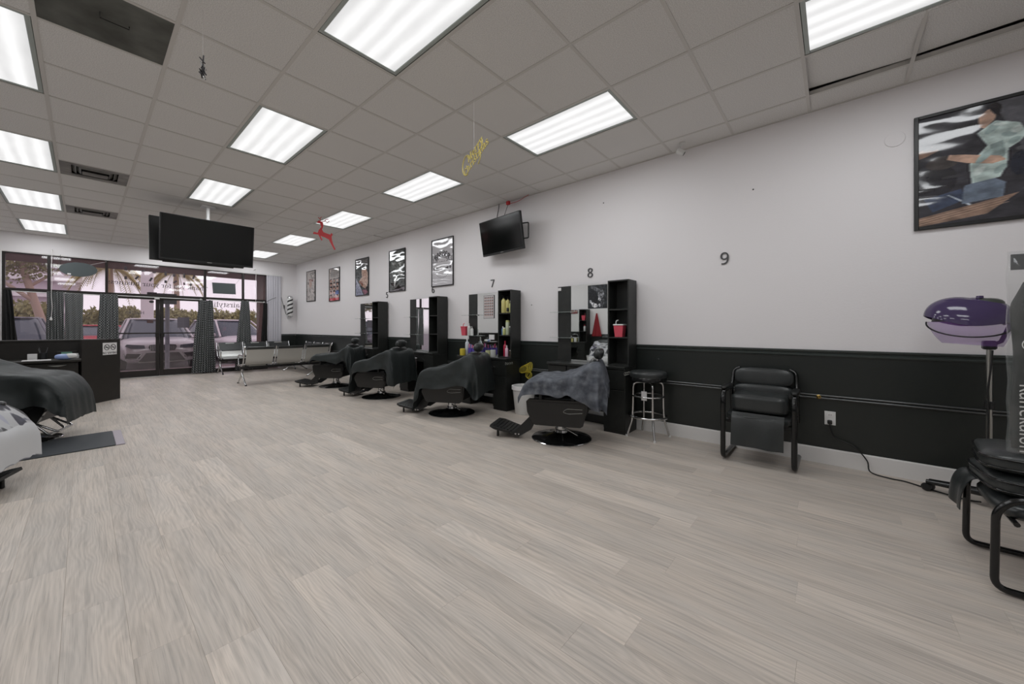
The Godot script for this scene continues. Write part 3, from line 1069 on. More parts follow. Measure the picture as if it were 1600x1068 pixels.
# ---------- barber chair and cape ----------
func make_chair(label: String, at: Vector3, turn: float, foot_plate := true, fold := 0.0) -> Node3D:
	var t := thing("barber_chair", label, "barber chair", at, turn, "barber chairs")
	lathe_part("base", M.black_gloss, t, [Vector2(0, 0), Vector2(0.315, 0), Vector2(0.325, 0.006), Vector2(0.325, 0.014), Vector2(0.30, 0.026), Vector2(0.20, 0.042), Vector2(0.10, 0.060), Vector2(0.075, 0.075), Vector2(0, 0.08)], 40)
	lathe_part("base_rim", M.chrome, t, [Vector2(0.317, 0.002), Vector2(0.328, 0.004), Vector2(0.329, 0.012), Vector2(0.322, 0.017)], 40)
	lathe_part("pump_column", M.chrome, t, [Vector2(0.075, 0.062), Vector2(0.068, 0.10), Vector2(0.055, 0.105), Vector2(0.055, 0.235), Vector2(0, 0.235)], 24)
	tube_part("pump_lever", M.chrome, t, bend([Vector3(0.05, 0.13, -0.02), Vector3(0.13, 0.15, -0.06), Vector3(0.20, 0.10, -0.20)], 0.04), 0.009, 8)
	tube_part("recline_lever", M.chrome, t, bend([Vector3(-0.06, 0.13, 0.02), Vector3(-0.15, 0.12, 0.05), Vector3(-0.21, 0.055, 0.10)], 0.04), 0.008, 8)
	box_part("seat_frame", M.black_plastic, t, -0.25, 0.25, 0.225, 0.40, -0.26, 0.25, 0.01)
	# shaped side shells
	for s in [-1, 1]:
		var sh := MB.new()
		sh.xf = Transform3D(Basis(Vector3(0, 0, 1), Vector3(0, 1, 0), Vector3(-1, 0, 0)), Vector3(s * 0.285, 0, 0))
		sh.prism(PackedVector2Array([Vector2(0.30, 0.475), Vector2(0.325, 0.45), Vector2(0.315, 0.34), Vector2(0.255, 0.22), Vector2(0.225, 0.207), Vector2(-0.235, 0.207), Vector2(-0.265, 0.225), Vector2(-0.31, 0.40), Vector2(-0.31, 0.455), Vector2(-0.29, 0.475)]), 0.05)
		var sp := put(sh, "side_shell", M.black_gloss, t)
		var fa := MB.new()
		fa.xf = Transform3D(Basis(Vector3(0, 0, 1), Vector3(0, 1, 0), Vector3(-1, 0, 0)), Vector3(s * 0.315, 0, 0))
		fa.prism(PackedVector2Array([Vector2(0.27, 0.45), Vector2(0.19, 0.325), Vector2(-0.28, 0.325), Vector2(-0.29, 0.44), Vector2(-0.27, 0.45)]), 0.012)
		put(fa, "raised_facet", M.black_gloss, sp)
		tube_part("trim_loop", M.brushed_steel, sp, bend([Vector3(s * 0.323, 0.395, -0.26), Vector3(s * 0.323, 0.395, -0.10), Vector3(s * 0.323, 0.36, -0.06), Vector3(s * 0.323, 0.345, -0.12), Vector3(s * 0.323, 0.36, -0.26)], 0.02), 0.0018, 5)
		box_part("arm_post", M.black_plastic, t, s * 0.285 - 0.012, s * 0.285 + 0.012, 0.475, 0.60, -0.17, -0.14)
		box_part("arm_post", M.black_plastic, t, s * 0.285 - 0.012, s * 0.285 + 0.012, 0.475, 0.60, 0.16, 0.19)
		var ar := MB.new()
		ar.pad(Vector3(s * 0.285, 0.62, 0.02), Vector3(0.075, 0.055, 0.54), 5.0)
		put(ar, "armrest", M.black_leather, t)
	var se := MB.new()
	se.pad(Vector3(0, 0.455, 0.01), Vector3(0.50, 0.13, 0.54), 5.0, 24, 12)
	put(se, "seat", M.black_leather, t)
	var bk := MB.new()
	bk.xf = Transform3D(Basis(Vector3.RIGHT, -0.30), Vector3(0, 0.50, -0.25))
	bk.pad(Vector3(0, 0.19, 0), Vector3(0.50, 0.42, 0.11), 5.0, 24, 14)
	put(bk, "backrest", M.black_leather, t)
	var pst := MB.new()
	pst.tube([Vector3(-0.05, 0.82, -0.375), Vector3(-0.05, 0.93, -0.41)], 0.008, 8)
	put(pst, "headrest_post", M.chrome, t)
	pst = MB.new()
	pst.tube([Vector3(0.05, 0.82, -0.375), Vector3(0.05, 0.93, -0.41)], 0.008, 8)
	put(pst, "headrest_post", M.chrome, t)
	var hr := MB.new()
	hr.xf = Transform3D(Basis(Vector3.RIGHT, -0.25), Vector3(0, 0.945, -0.405))
	hr.pad(Vector3.ZERO, Vector3(0.27, 0.125, 0.105), 2.6, 22, 12)
	put(hr, "headrest", M.black_leather, t)
	if not foot_plate:
		# chrome foot bar folded under the seat
		for k in 2: tube_part("foot_bar", M.chrome, t, bend([Vector3(-0.17, 0.22, 0.18), Vector3(-0.17, 0.075 + 0.03 * k, 0.30 + 0.06 * k), Vector3(0.17, 0.075 + 0.03 * k, 0.30 + 0.06 * k), Vector3(0.17, 0.22, 0.18)], 0.04), 0.012, 8)
		return t
	# foot plate on its bracket
	for s in [-1, 1]:
		var br := MB.new()
		br.xf = Transform3D(Basis(Vector3(0, 0, 1), Vector3(0, 1, 0), Vector3(-1, 0, 0)), Vector3(s * 0.17, 0, 0))
		br.prism(PackedVector2Array([Vector2(0.20, 0.32), Vector2(0.28, 0.30), Vector2(0.50 - fold, 0.075), Vector2(0.50 - fold, 0.045), Vector2(0.42 - fold, 0.045), Vector2(0.30 - fold * 0.6, 0.12)]), 0.022)
		put(br, "foot_bracket", M.black_plastic, t)
		for k in 2:
			lathe_part("bolt", M.chrome, t, [Vector2(0, 0), Vector2(0.010, 0), Vector2(0.010, 0.006), Vector2(0, 0.008)], 8, Vector3(0, 0, 0)).transform = Transform3D(Basis(Vector3(0, 0, 1), -s * PI / 2), Vector3(s * 0.181, 0.062, 0.44 - fold + 0.035 * k))
	var fp := MB.new()
	fp.xf = Transform3D(Basis(Vector3.RIGHT, -0.24), Vector3(0, 0.085, 0.62 - fold))
	var pg := PackedVector2Array()
	for q in [Vector2(-0.15, -0.16), Vector2(0.15, -0.16), Vector2(0.205, 0.10), Vector2(0.17, 0.165), Vector2(-0.17, 0.165), Vector2(-0.205, 0.10)]: pg.append(q)
	var tb := fp.xf
	fp.xf = tb * Transform3D(Basis(Vector3(1, 0, 0), Vector3(0, 0, 1), Vector3(0, -1, 0)), Vector3.ZERO)
	fp.prism(pg, 0.024)
	var pl := put(fp, "foot_plate", M.black_plastic, t)
	for k in 7:
		var rb := MB.new()
		rb.xf = tb
		rb.bx(-0.145, 0.145, 0.012, 0.018, -0.125 + k * 0.04, -0.112 + k * 0.04)
		put(rb, "tread_rib", M.black_plastic, pl)
	for s in [-1, 1]:
		lathe_part("foot_peg", M.black_plastic, t, [Vector2(0, 0), Vector2(0.014, 0), Vector2(0.012, 0.08), Vector2(0, 0.08)], 10, Vector3(s * 0.12, 0.004, 0.70 - fold))
	return t

func resample(p: Array, n: int) -> Array:
	var c := Curve2D.new()
	for q in p: c.add_point(q)
	var l := c.get_baked_length()
	var o := []
	for i in n + 1: o.append(c.sample_baked(l * i / n, false))
	# soften the corners
	for it in 2:
		var s := o.duplicate()
		for i in range(1, n): s[i] = (o[i - 1] + o[i] * 2.0 + o[i + 1]) / 4.0
		o = s
	return o

func cape(label: String, m: Material, at: Vector3, turn: float, prof: Array, hw: float, hangs: Array, sd: int, sag := 0.03, group := "capes over the barber chairs") -> MeshInstance3D:
	# hangs: for the two sides, drop below the top edge at five places from back to front
	var NT := 44
	var NS := 36
	var P := resample(prof, NT)
	var fnz := FastNoiseLite.new()
	fnz.seed = sd; fnz.frequency = 2.2; fnz.fractal_octaves = 2
	var rows := []
	for i in NT + 1:
		var q := float(i) / NT
		var z: float = P[i].x; var y: float = P[i].y
		var row := PackedVector3Array()
		for j in NS + 1:
			var s := 2.0 * j / NS - 1.0
			var hl: Array = hangs[0] if s < 0 else hangs[1]
			var f := q * (hl.size() - 1)
			var k := mini(int(f), hl.size() - 2)
			var hang := lerpf(hl[k], hl[k + 1], smoothstep(0.0, 1.0, f - k))
			var d := absf(s) * (hw + hang)
			var inner := minf(d, hw)
			var over := maxf(0.0, d - hw)
			var e := inner / hw
			var yy := y - sag * (1.0 - e * e) * sin(PI * clampf(q * 1.15, 0.0, 1.0)) - 0.022 * pow(e, 6) - over * 0.985
			var fold := sin(q * 26.0 + sd + 1.3 * sin(q * 7.0 + sd)) * 0.11 * over + fnz.get_noise_3d(z, y * 0.5, s) * 0.16 * over
			var xx := signf(s) * (inner + 0.012 * pow(e, 6) + 0.07 * over + fold)
			var zz := z + 0.10 * over * sin(q * 17.0 + sd * 2.0) + 0.016 * fnz.get_noise_3d(z * 2.0, 4.0, d * 2.0)
			yy += 0.014 * fnz.get_noise_3d(z * 3.0, 9.0, d * 3.0)
			row.append(Vector3(xx, maxf(yy, 0.03), zz))
		rows.append(row)
	var mb := MB.new()
	mb.sheet(rows, 0.004, 1.0, 1.0)
	var o := put(mb, "barber_cape", m)
	o.position = at
	o.rotation.y = turn
	tag(o, label, "cape", group)
	return o

func heading(dx: float, dz: float) -> float:
	return atan2(dx, -dz)

func make_chairs():
	var full := [Vector2(-0.53, 0.32), Vector2(-0.50, 0.65), Vector2(-0.45, 0.875), Vector2(-0.36, 0.895), Vector2(-0.20, 0.80), Vector2(0.0, 0.715), Vector2(0.27, 0.675), Vector2(0.34, 0.64), Vector2(0.39, 0.45), Vector2(0.44, 0.10)]
	var h := heading(-0.42, 0.91)
	var p := V(3.467, 0, 2.29)
	make_chair("black barber chair in front of station 8, grey cape thrown over it", p, h)
	cape("crumpled grey cape thrown over the barber chair at station 8", M.grey_cape, p, h, [Vector2(-0.50, 0.62), Vector2(-0.46, 0.78), Vector2(-0.42, 0.885), Vector2(-0.36, 0.885), Vector2(-0.18, 0.77), Vector2(0.0, 0.715), Vector2(0.27, 0.70), Vector2(0.34, 0.65), Vector2(0.40, 0.52)], 0.335, [[0.20, 0.30, 0.16, 0.12, 0.06], [0.24, 0.46, 0.20, 0.15, 0.07]], 3, 0.02)
	p = V(3.46, 0, 4.15)
	h = heading(-0.45, 0.89)
	make_chair("black barber chair in front of station 7, under a smooth black cape", p, h)
	cape("smooth black cape over the barber chair at station 7", M.black_cape, p, h, full, 0.335, [[0.03, 0.22, 0.2, 0.18, 0.0], [0.05, 0.46, 0.30, 0.24, 0.0]], 5, 0.05)
	p = V(3.45, 0, 6.06)
	h = heading(-0.40, 0.92)
	make_chair("black barber chair in front of station 6, with its headrest showing above a black cape", p, h)
	cape("black cape over the barber chair at station 6, hanging long behind", M.black_cape, p, h, [Vector2(-0.50, 0.28), Vector2(-0.48, 0.60), Vector2(-0.43, 0.86), Vector2(-0.36, 0.88), Vector2(-0.20, 0.80), Vector2(0.0, 0.72), Vector2(0.26, 0.665), Vector2(0.33, 0.62), Vector2(0.38, 0.42), Vector2(0.42, 0.11)], 0.335, [[0.04, 0.36, 0.2, 0.16, 0.0], [0.04, 0.42, 0.22, 0.17, 0.0]], 8, 0.04)
	p = V(3.45, 0, 7.86)
	h = heading(-0.62, 0.78)
	make_chair("black barber chair in front of station 5, nearest the waiting benches", p, h)
	cape("black cape over the barber chair at station 5, folded across its arms", M.black_cape, p, h, [Vector2(-0.50, 0.40), Vector2(-0.47, 0.70), Vector2(-0.43, 0.86), Vector2(-0.34, 0.85), Vector2(-0.20, 0.74), Vector2(0.05, 0.70), Vector2(0.27, 0.69), Vector2(0.34, 0.64), Vector2(0.37, 0.54)], 0.335, [[0.06, 0.3, 0.2, 0.12, 0.04], [0.06, 0.40, 0.22, 0.12, 0.04]], 11, 0.05)
	# opposite side
	p = V(-0.48, 0, 6.59)
	h = heading(0.95, -0.30)
	make_chair("black barber chair on the dark floor mat, before the reception desk", p, h, false)
	cape("black cape over the barber chair on the floor mat", M.black_cape, p, h, [Vector2(-0.52, 0.42), Vector2(-0.49, 0.72), Vector2(-0.44, 0.925), Vector2(-0.34, 0.95), Vector2(-0.20, 0.86), Vector2(0.05, 0.76), Vector2(0.26, 0.735), Vector2(0.36, 0.70), Vector2(0.46, 0.50), Vector2(0.49, 0.22)], 0.34, [[0.10, 0.52, 0.37, 0.27, 0.0], [0.1, 0.46, 0.40, 0.22, 0.0]], 14, 0.04)
	p = V(-0.77, 0, 4.77)
	h = heading(0.95, -0.30)
	make_chair("black barber chair under a white photo-print cape at the frame edge", p, h, true, 0.36)
	var cv := Canvas.new(256, 256, rgb8(176, 176, 178))
	rng.seed = 77
	for i in 120:
		var g := rng.randf_range(30, 215)
		cv.ell(rng.randf(), rng.randf(), rng.randf_range(0.02, 0.10), rng.randf_range(0.02, 0.09), rgb8(g, g, g + rng.randf_range(0, 14)), rng.randf() * PI)
	for i in 26:
		var x := rng.randf(); var y := rng.randf()
		cv.rect(x, y, x + rng.randf_range(0.04, 0.2), y + rng.randf_range(0.005, 0.02), rgb8(70, 74, 90))
	cv.soft(2)
	cv.rect(0.0, 0.84, 1.0, 1.0, rgb8(200, 201, 203))
	var wc := sm("print_cape", Color.WHITE, 0.5)
	wc.albedo_texture = cv.tex()
	wc.uv1_scale = Vector3(1, 1, 1)
	cape("white cape with grey photo print over the barber chair at the frame edge", wc, p, h, [Vector2(-0.50, 0.40), Vector2(-0.47, 0.70), Vector2(-0.43, 0.86), Vector2(-0.34, 0.85), Vector2(-0.20, 0.76), Vector2(0.05, 0.72), Vector2(0.20, 0.68), Vector2(0.33, 0.58), Vector2(0.44, 0.43), Vector2(0.45, 0.20)], 0.33, [[0.1, 0.3, 0.2, 0.10, 0.0], [0.1, 0.3, 0.2, 0.10, 0.0]], 17, 0.03)
	# mat
	var mt := thing("floor_mat", "dark ribbed anti-fatigue mat with a pale worn end strip", "mat", V(-0.35, 0, 6.025))
	box_part("mat_body", sm("mat_rubber", rgb8(58, 62, 66), 0.6), mt, -0.62, 0.565, 0.0, 0.012, -0.395, 0.395, 0.004)
	box_part("end_strip", sm("mat_end", rgb8(172, 164, 172), 0.6), mt, 0.566, 0.635, 0.0, 0.011, -0.395, 0.395, 0.004)

# ---------- stations ----------
func make_station(label: String, at: Vector3, turn: float, f := 1.0) -> Node3D:
	# local: wall at z = 0, front at +z, the shelf tower at +x
	var t := thing("barber_station", label, "workstation", at, turn, "barber stations")
	var L: Material = M.black_laminate
	box_part("counter", L, t, f * (-0.54), f * (0.54), 0.742, 0.772, 0.0, 0.342, 0.003)
	var cab := box_part("tower_base", L, t, f * (0.275), f * (0.54), 0.0, 0.741, 0.0, 0.322, 0.002)
	for q in [[0.05, 0.50], [0.51, 0.73]]:
		var d := box_part("door" if q[0] < 0.1 else "drawer", L, cab, f * (0.28), f * (0.535), q[0], q[1], 0.323, 0.337, 0.002)
		lathe_part("knob", M.chrome, d, [Vector2(0, 0), Vector2(0.006, 0), Vector2(0.006, 0.012), Vector2(0.013, 0.016), Vector2(0.012, 0.026), Vector2(0, 0.028)], 10).transform = Transform3D(Basis(Vector3.RIGHT, PI / 2), Vector3(f * 0.305, q[1] - 0.09, 0.337))
	cab = box_part("side_base", L, t, f * (-0.54), f * (-0.25), 0.0, 0.741, 0.0, 0.30, 0.002)
	for q in [[0.05, 0.27], [0.28, 0.50], [0.51, 0.73]]:
		var d := box_part("drawer", L, cab, f * (-0.535), f * (-0.255), q[0], q[1], 0.301, 0.315, 0.002)
		lathe_part("knob", M.chrome, d, [Vector2(0, 0), Vector2(0.006, 0), Vector2(0.006, 0.012), Vector2(0.013, 0.016), Vector2(0.012, 0.026), Vector2(0, 0.028)], 10).transform = Transform3D(Basis(Vector3.RIGHT, PI / 2), Vector3(f * -0.395, (q[0] + q[1]) / 2, 0.315))
	var cd := box_part("centre_drawer", L, t, f * (-0.245), f * (0.27), 0.60, 0.741, 0.02, 0.31, 0.002)
	lathe_part("knob", M.chrome, cd, [Vector2(0, 0), Vector2(0.006, 0), Vector2(0.006, 0.012), Vector2(0.013, 0.016), Vector2(0.012, 0.026), Vector2(0, 0.028)], 10).transform = Transform3D(Basis(Vector3.RIGHT, PI / 2), Vector3(f * 0.01, 0.67, 0.31))
	box_part("kick_panel", L, t, f * (-0.249), f * (0.274), 0.0, 0.10, 0.02, 0.04)
	# tower
	box_part("tower_side", L, t, f * (0.275), f * (0.291), 0.772, 1.785, 0.0, 0.222, 0.001)
	box_part("tower_side", L, t, f * (0.524), f * (0.540), 0.772, 1.785, 0.0, 0.222, 0.001)
	box_part("tower_back", L, t, f * (0.291), f * (0.524), 0.772, 1.785, 0.0, 0.012)
	box_part("tower_top", L, t, f * (0.291), f * (0.524), 1.769, 1.785, 0.012, 0.222, 0.001)
	for y in [0.772, 1.096, 1.428]:
		box_part("shelf", L, t, f * (0.291), f * (0.524), y, y + 0.016, 0.012, 0.218, 0.001)
	# mirror and side panel
	box_part("side_panel", L, t, f * (-0.54), f * (-0.33), 0.772, 1.78, 0.0, 0.075, 0.002)
	box_part("mirror_backing", L, t, f * (-0.33), f * (0.275), 0.772, 1.775, 0.0, 0.066)
	box_part("mirror", M.mirror, t, f * (-0.33), f * (0.275), 0.775, 1.78, 0.066, 0.072)
	for y in [1.085, 1.425]:
		var g := box_part("glass_shelf", M.shelf_glass, t, f * (-0.60), f * (-0.26), y, y + 0.007, 0.076, 0.185)
		for x in [-0.52, -0.32]:
			box_part("clip", M.chrome, g, f * (x - 0.008), f * (x + 0.008), y - 0.006, y + 0.013, 0.076, 0.096)
	return t

func bottle(nm: String, label: String, cat: String, at: Vector3, r: float, h: float, body: Material, cap: Material, pump := 0, group := "bottles at station 7"):
	var t := thing(nm, label, cat, at, 0.0, group)
	lathe_part("bottle_body", body, t, [Vector2(0, 0), Vector2(r * 0.92, 0), Vector2(r, 0.006), Vector2(r, h * 0.66), Vector2(r * 0.85, h * 0.73), Vector2(r * 0.36, h * 0.79), Vector2(r * 0.36, h * 0.82), Vector2(0, h * 0.82)], 18)
	if pump == 0:
		lathe_part("cap", cap, t, [Vector2(0, h * 0.82), Vector2(r * 0.45, h * 0.82), Vector2(r * 0.42, h), Vector2(0, h)], 14)
	else:
		lathe_part("pump_collar", cap, t, [Vector2(0, h * 0.82), Vector2(r * 0.42, h * 0.82), Vector2(r * 0.42, h * 0.87), Vector2(r * 0.14, h * 0.88), Vector2(r * 0.14, h * 0.96), Vector2(0, h * 0.96)], 14)
		tube_part("spout", cap, t, [Vector3(r * 0.25, h * 0.975, 0), Vector3(-r * 0.3, h * 0.985, 0), Vector3(-r * 1.0, h * 0.955, 0)], r * 0.14, 8)
	return t

func can(nm: String, label: String, at: Vector3, r: float, h: float, body: Material, lid: Material, group := "cans and jars at station 7"):
	var t := thing(nm, label, "jar" if nm == "jar" else "can", at, 0.0, group)
	lathe_part("wall", body, t, [Vector2(0, 0), Vector2(r * 0.95, 0), Vector2(r, 0.005), Vector2(r, h * 0.86), Vector2(r * 0.9, h * 0.88), Vector2(0, h * 0.88)], 18)
	lathe_part("lid", lid, t, [Vector2(0, h * 0.88), Vector2(r * 0.92, h * 0.88), Vector2(r * 0.92, h * 0.97), Vector2(r * 0.8, h), Vector2(0, h)], 18)
	return t

func sharps(label: String, at: Vector3, turn: float, lidm: Material):
	var t := thing("sharps_container", label, "container", at, turn, "red sharps containers")
	var mb := MB.new()
	var rows := []
	for i in 2:
		var r := PackedVector3Array()
		for q in [[-1, -1], [1, -1], [1, 1], [-1, 1], [-1, -1]]: r.append(Vector3(q[0] * [0.045, 0.058][i], [0.0, 0.135][i], q[1] * [0.04, 0.05][i]))
		rows.append(r)
	for k in 4: mb.poly([rows[0][k], rows[0][k + 1], rows[1][k + 1], rows[1][k]], rows[0][k] + rows[0][k + 1])
	mb.poly([rows[0][0], rows[0][1], rows[0][2], rows[0][3]], Vector3.DOWN)
	put(mb, "bin", M.sharps_red, t)
	box_part("lid", lidm, t, -0.064, 0.064, 0.135, 0.152, -0.056, 0.056, 0.004)
	tube_part("latch", lidm, t, bend([Vector3(-0.05, 0.15, 0.0), Vector3(-0.05, 0.19, 0.0), Vector3(-0.02, 0.20, 0.0)], 0.02), 0.006, 6)
	return t

func station_point(center: float, x: float, y: float, z: float) -> Vector3:   # local station place to the room, right wall
	return V(WX - 0.026 - z, y, center - x)

func make_stations():
	var zs := [7.923, 5.885, 4.152, 2.344]
	var lab := ["black barber station 5, nearest the waiting benches, empty shelves", "black barber station 6 with mirror and empty tower shelves", "black barber station 7 with crowded shelves of bottles", "black barber station 8 with a red container on its shelf"]
	var s: Node3D
	for i in 4:
		if i == 0: s = make_station(lab[0], V(WX - 0.026, 0, zs[0]), -PI / 2)
		else: dup(s, lab[i], V(WX - 0.026, 0, zs[i]), -PI / 2)
	# opposite wall, seen in the mirrors
	var left := make_station("opposite wall station reflected in the mirror behind the grey cape", V(LX + 0.026, 0, 6.28), PI / 2, -1.0)
	dup(left, "opposite wall station beyond the photo-print cape, out of direct sight", V(LX + 0.026, 0, 4.25), PI / 2)
	# numbers on the wall
	var nz := [7.452, 5.804, 4.225, 2.439, 0.871]
	for i in 5:
		var o := put(text_mesh(str(5 + i), 0.125, 0.012, font), "wall_number", M.grey_ink)
		o.position = V(WX - 0.006, 1.942, nz[i])
		o.rotation.y = -PI / 2
		tag(o, "grey wall numeral %s" % ["five, below the bearded man poster", "six, under the corner of the BARBER poster", "seven, above the station crowded with bottles", "eight, above the station with the grey-caped chair", "nine, alone on the bare wall past the armchair"][i], "number", "station numbers")
	var c := 4.152
	var yb := sm("oil_yellow", rgb8(208, 200, 132), 0.2)
	var gb := sm("can_green", rgb8(186, 190, 124), 0.3)
	var blu := sm("bottle_blue", rgb8(104, 138, 186), 0.3)
	var pnk := sm("bottle_pink", rgb8(226, 190, 206), 0.3)
	var crim := sm("bottle_crimson", rgb8(176, 34, 66), 0.3)
	var clr := sm("bottle_clear", rgb8(206, 208, 204), 0.2)
	var pur := sm("purple", rgb8(92, 78, 170), 0.4)
	var mag := sm("magenta", rgb8(206, 92, 150), 0.4)
	var K: Material = M.black_plastic
	var W: Material = M.white_plastic
	bottle("pump_bottle", "tall yellow pump bottle at the open end of the top shelf, station 7", "bottle", station_point(c, 0.345, 1.444, 0.17), 0.036, 0.27, yb, K, 1)
	bottle("pump_bottle", "yellow pump bottle with dark label, middle of the top shelf, station 7", "bottle", station_point(c, 0.415, 1.444, 0.15), 0.034, 0.25, yb, K, 1)
	box_part("label_band", K, get_node("pump_bottle_001"), -0.0349, 0.0349, 0.02, 0.075, 0.0, 0.035)
	bottle("shampoo_bottle", "yellow green bottle at the wall end of the top shelf, station 7", "bottle", station_point(c, 0.485, 1.444, 0.16), 0.030, 0.19, gb, W)
	bottle("spray_bottle", "small blue bottle on the middle shelf of station 7", "bottle", station_point(c, 0.330, 1.112, 0.17), 0.022, 0.13, blu, W)
	can("spray_can", "short yellow green can on the middle shelf of station 7", station_point(c, 0.372, 1.112, 0.19), 0.022, 0.11, gb, W)
	can("spray_can", "tall pale green can on the middle shelf of station 7", station_point(c, 0.412, 1.112, 0.15), 0.034, 0.22, sm("can_pale", rgb8(186, 194, 168), 0.3), gb)
	can("spray_can", "dark can half hidden on the middle shelf of station 7", station_point(c, 0.49, 1.112, 0.17), 0.024, 0.13, K, W)
	bottle("lotion_bottle", "tall crimson bottle on the lowest tower shelf, station 7", "bottle", station_point(c, 0.375, 0.788, 0.17), 0.027, 0.235, crim, crim)
	bottle("lotion_bottle", "pale pink bottle beside the crimson bottle, station 7", "bottle", station_point(c, 0.435, 0.788, 0.20), 0.025, 0.17, pnk, W)
	can("jar", "low brown jar at the wall end of the lowest shelf, station 7", station_point(c, 0.495, 0.788, 0.17), 0.026, 0.10, sm("jar_brown", rgb8(92, 70, 58), 0.4), W)
	# glass shelf
	sharps("red sharps box on the glass shelf of station 7", station_point(c, -0.545, 1.092, 0.15), -PI / 2, M.sharps_red)
	bottle("spray_bottle", "clear spray bottle next to the red box on the glass shelf", "bottle", station_point(c, -0.45, 1.092, 0.15), 0.030, 0.20, clr, W, 1)
	bottle("spray_bottle", "white bottle at the mirror end of the glass shelf, station 7", "bottle", station_point(c, -0.40, 1.092, 0.13), 0.024, 0.15, W, W, 1)
	# counter clutter
	bottle("spray_bottle", "white and yellow aerosol at the end of the counter, station 7", "bottle", station_point(c, -0.42, 0.772, 0.22), 0.032, 0.29, sm("aerosol_white", rgb8(206, 212, 218), 0.3), W)
	can("jar", "yellow tub at the end of the counter, station 7", station_point(c, -0.44, 0.772, 0.30), 0.045, 0.11, M.yellow, M.yellow)
	var tools := [[-0.33, 0.22, 0.045, 0.12, pur], [-0.22, 0.24, 0.04, 0.11, pur], [-0.10, 0.24, 0.046, 0.12, pur], [0.10, 0.26, 0.04, 0.10, sm("jar_pale", rgb8(196, 196, 150), 0.3)], [0.19, 0.24, 0.042, 0.11, clr]]
	var where := ["at the open end of the counter", "second from the open end of the counter", "before the middle of the mirror", "near the tower on the counter", "right against the tower on the counter"]
	for i in tools.size():
		var d = tools[i]
		var t := thing("tool_jar", "plastic jar of combs %s, station 7" % where[i], "jar", station_point(c, d[0], 0.772, d[1]), 0.0, "tool jars on the counter of station 7")
		lathe_part("jar_wall", d[4], t, [Vector2(0, 0), Vector2(d[2] * 0.9, 0), Vector2(d[2], 0.01), Vector2(d[2], d[3]), Vector2(d[2] - 0.004, d[3]), Vector2(d[2] - 0.006, 0.01), Vector2(0, 0.01)], 16)
		if i < 3:
			rng.seed = 40 + i
			for k in 6:
				var a := rng.randf() * TAU
				var e: Vector3 = Vector3(cos(a), 0, sin(a)) * d[2] * 0.7
				tube_part("comb", [mag, pnk, pur, W, crim, mag][k], t, [e * 0.4 + Vector3(0, 0.015, 0), e + Vector3(0, d[3] + rng.randf_range(0.03, 0.07), 0)], 0.008, 6)
	var card := MB.new()
	card.box(Vector3(0, 0.04, 0), Vector3(0.115, 0.08, 0.004))
	var co := put(card, "note_card", M.paper)
	co.position = station_point(c, 0.0, 1.03, 0.076)
	co.rotation.y = -PI / 2
	tag(co, "small white card stuck low on the mirror of station 7", "card")
	# chart on the mirror of station 7
	var cv := Canvas.new(96, 144, rgb8(196, 190, 190))
	rng.seed = 5
	for r in 7:
		for q in 5:
			var g := rng.randf_range(30, 80)
			cv.ell(0.13 + q * 0.185, 0.10 + r * 0.125, 0.055, 0.045, rgb8(g, g * 0.8, g * 0.8))
			cv.ell(0.13 + q * 0.185, 0.125 + r * 0.125, 0.038, 0.028, rgb8(178, 128, 116))
	poster_sheet("haircut_chart", "haircut chart with rows of heads taped to the mirror of station 7", cv, station_point(c, -0.06, 1.555, 0.078), 0.225, 0.36, true)
	cv = Canvas.new(128, 128, rgb8(40, 44, 48))
	for q in [[0.25, 0.45, 0.2, 0.25, 24], [0.7, 0.4, 0.16, 0.2, 120], [0.62, 0.62, 0.16, 0.05, 205], [0.35, 0.85, 0.18, 0.10, 215], [0.75, 0.78, 0.12, 0.2, 70], [0.15, 0.7, 0.08, 0.06, 180], [0.5, 0.2, 0.4, 0.08, 90], [0.45, 0.62, 0.10, 0.18, 16], [0.62, 0.86, 0.07, 0.06, 190]]:
		cv.ell(q[0], q[1], q[2], q[3], rgb8(q[4], q[4] + 2, q[4] + 6), 0.4)
	cv.grain(0.9, 3, 0.06)
	poster_sheet("photo_print", "black and white photo print taped at the top of the mirror, station 8", cv, station_point(2.344, 0.06, 1.615, 0.078), 0.265, 0.30, false)
	sharps("pink-red sharps container with white lid on the tower shelf of station 8", station_point(2.344, 0.405, 1.112, 0.165), -PI / 2, W)
	# light switch sticker top of station 8 panel
	var st := MB.new()
	st.box(Vector3.ZERO, Vector3(0.05, 0.04, 0.003))
	var so := put(st, "sticker", M.paper)
	so.position = station_point(2.344, -0.51, 1.745, 0.078)
	so.rotation.y = -PI / 2
	tag(so, "small white sticker on the top corner of station 8", "sticker")
	# towel at station 6
	var rows := []
	for i in 8:
		var r := PackedVector3Array()
		for j in 13: r.append(Vector3(-0.09 + j * 0.015, 0.60 - i * 0.034, 0.006 * sin(j * 0.9 + i * 0.2) * (0.3 + i / 8.0)))
		rows.append(r)
	var tw := MB.new()
	tw.sheet(rows, 0.006)
	var to := put(tw, "hand_towel", sm("towel_grey", rgb8(78, 70, 70), 0.9))
	to.position = station_point(5.885, 0.02, 0.06, 0.372)
	to.rotation.y = -PI / 2
	tag(to, "dark grey towel hanging under the counter of station 6", "towel")
	var tb := thing("towel_rail", "chrome towel rail under the counter of station 6", "rail", station_point(5.885, 0.02, 0.665, 0.372), -PI / 2)
	tube_part("rail", M.chrome, tb, [Vector3(-0.12, 0, 0), Vector3(0.12, 0, 0)], 0.006, 8)
	for x in [-0.115, 0.115]:
		tube_part("bracket", M.chrome, tb, [Vector3(x, 0, 0), Vector3(x, 0.0, -0.055)], 0.005, 6)
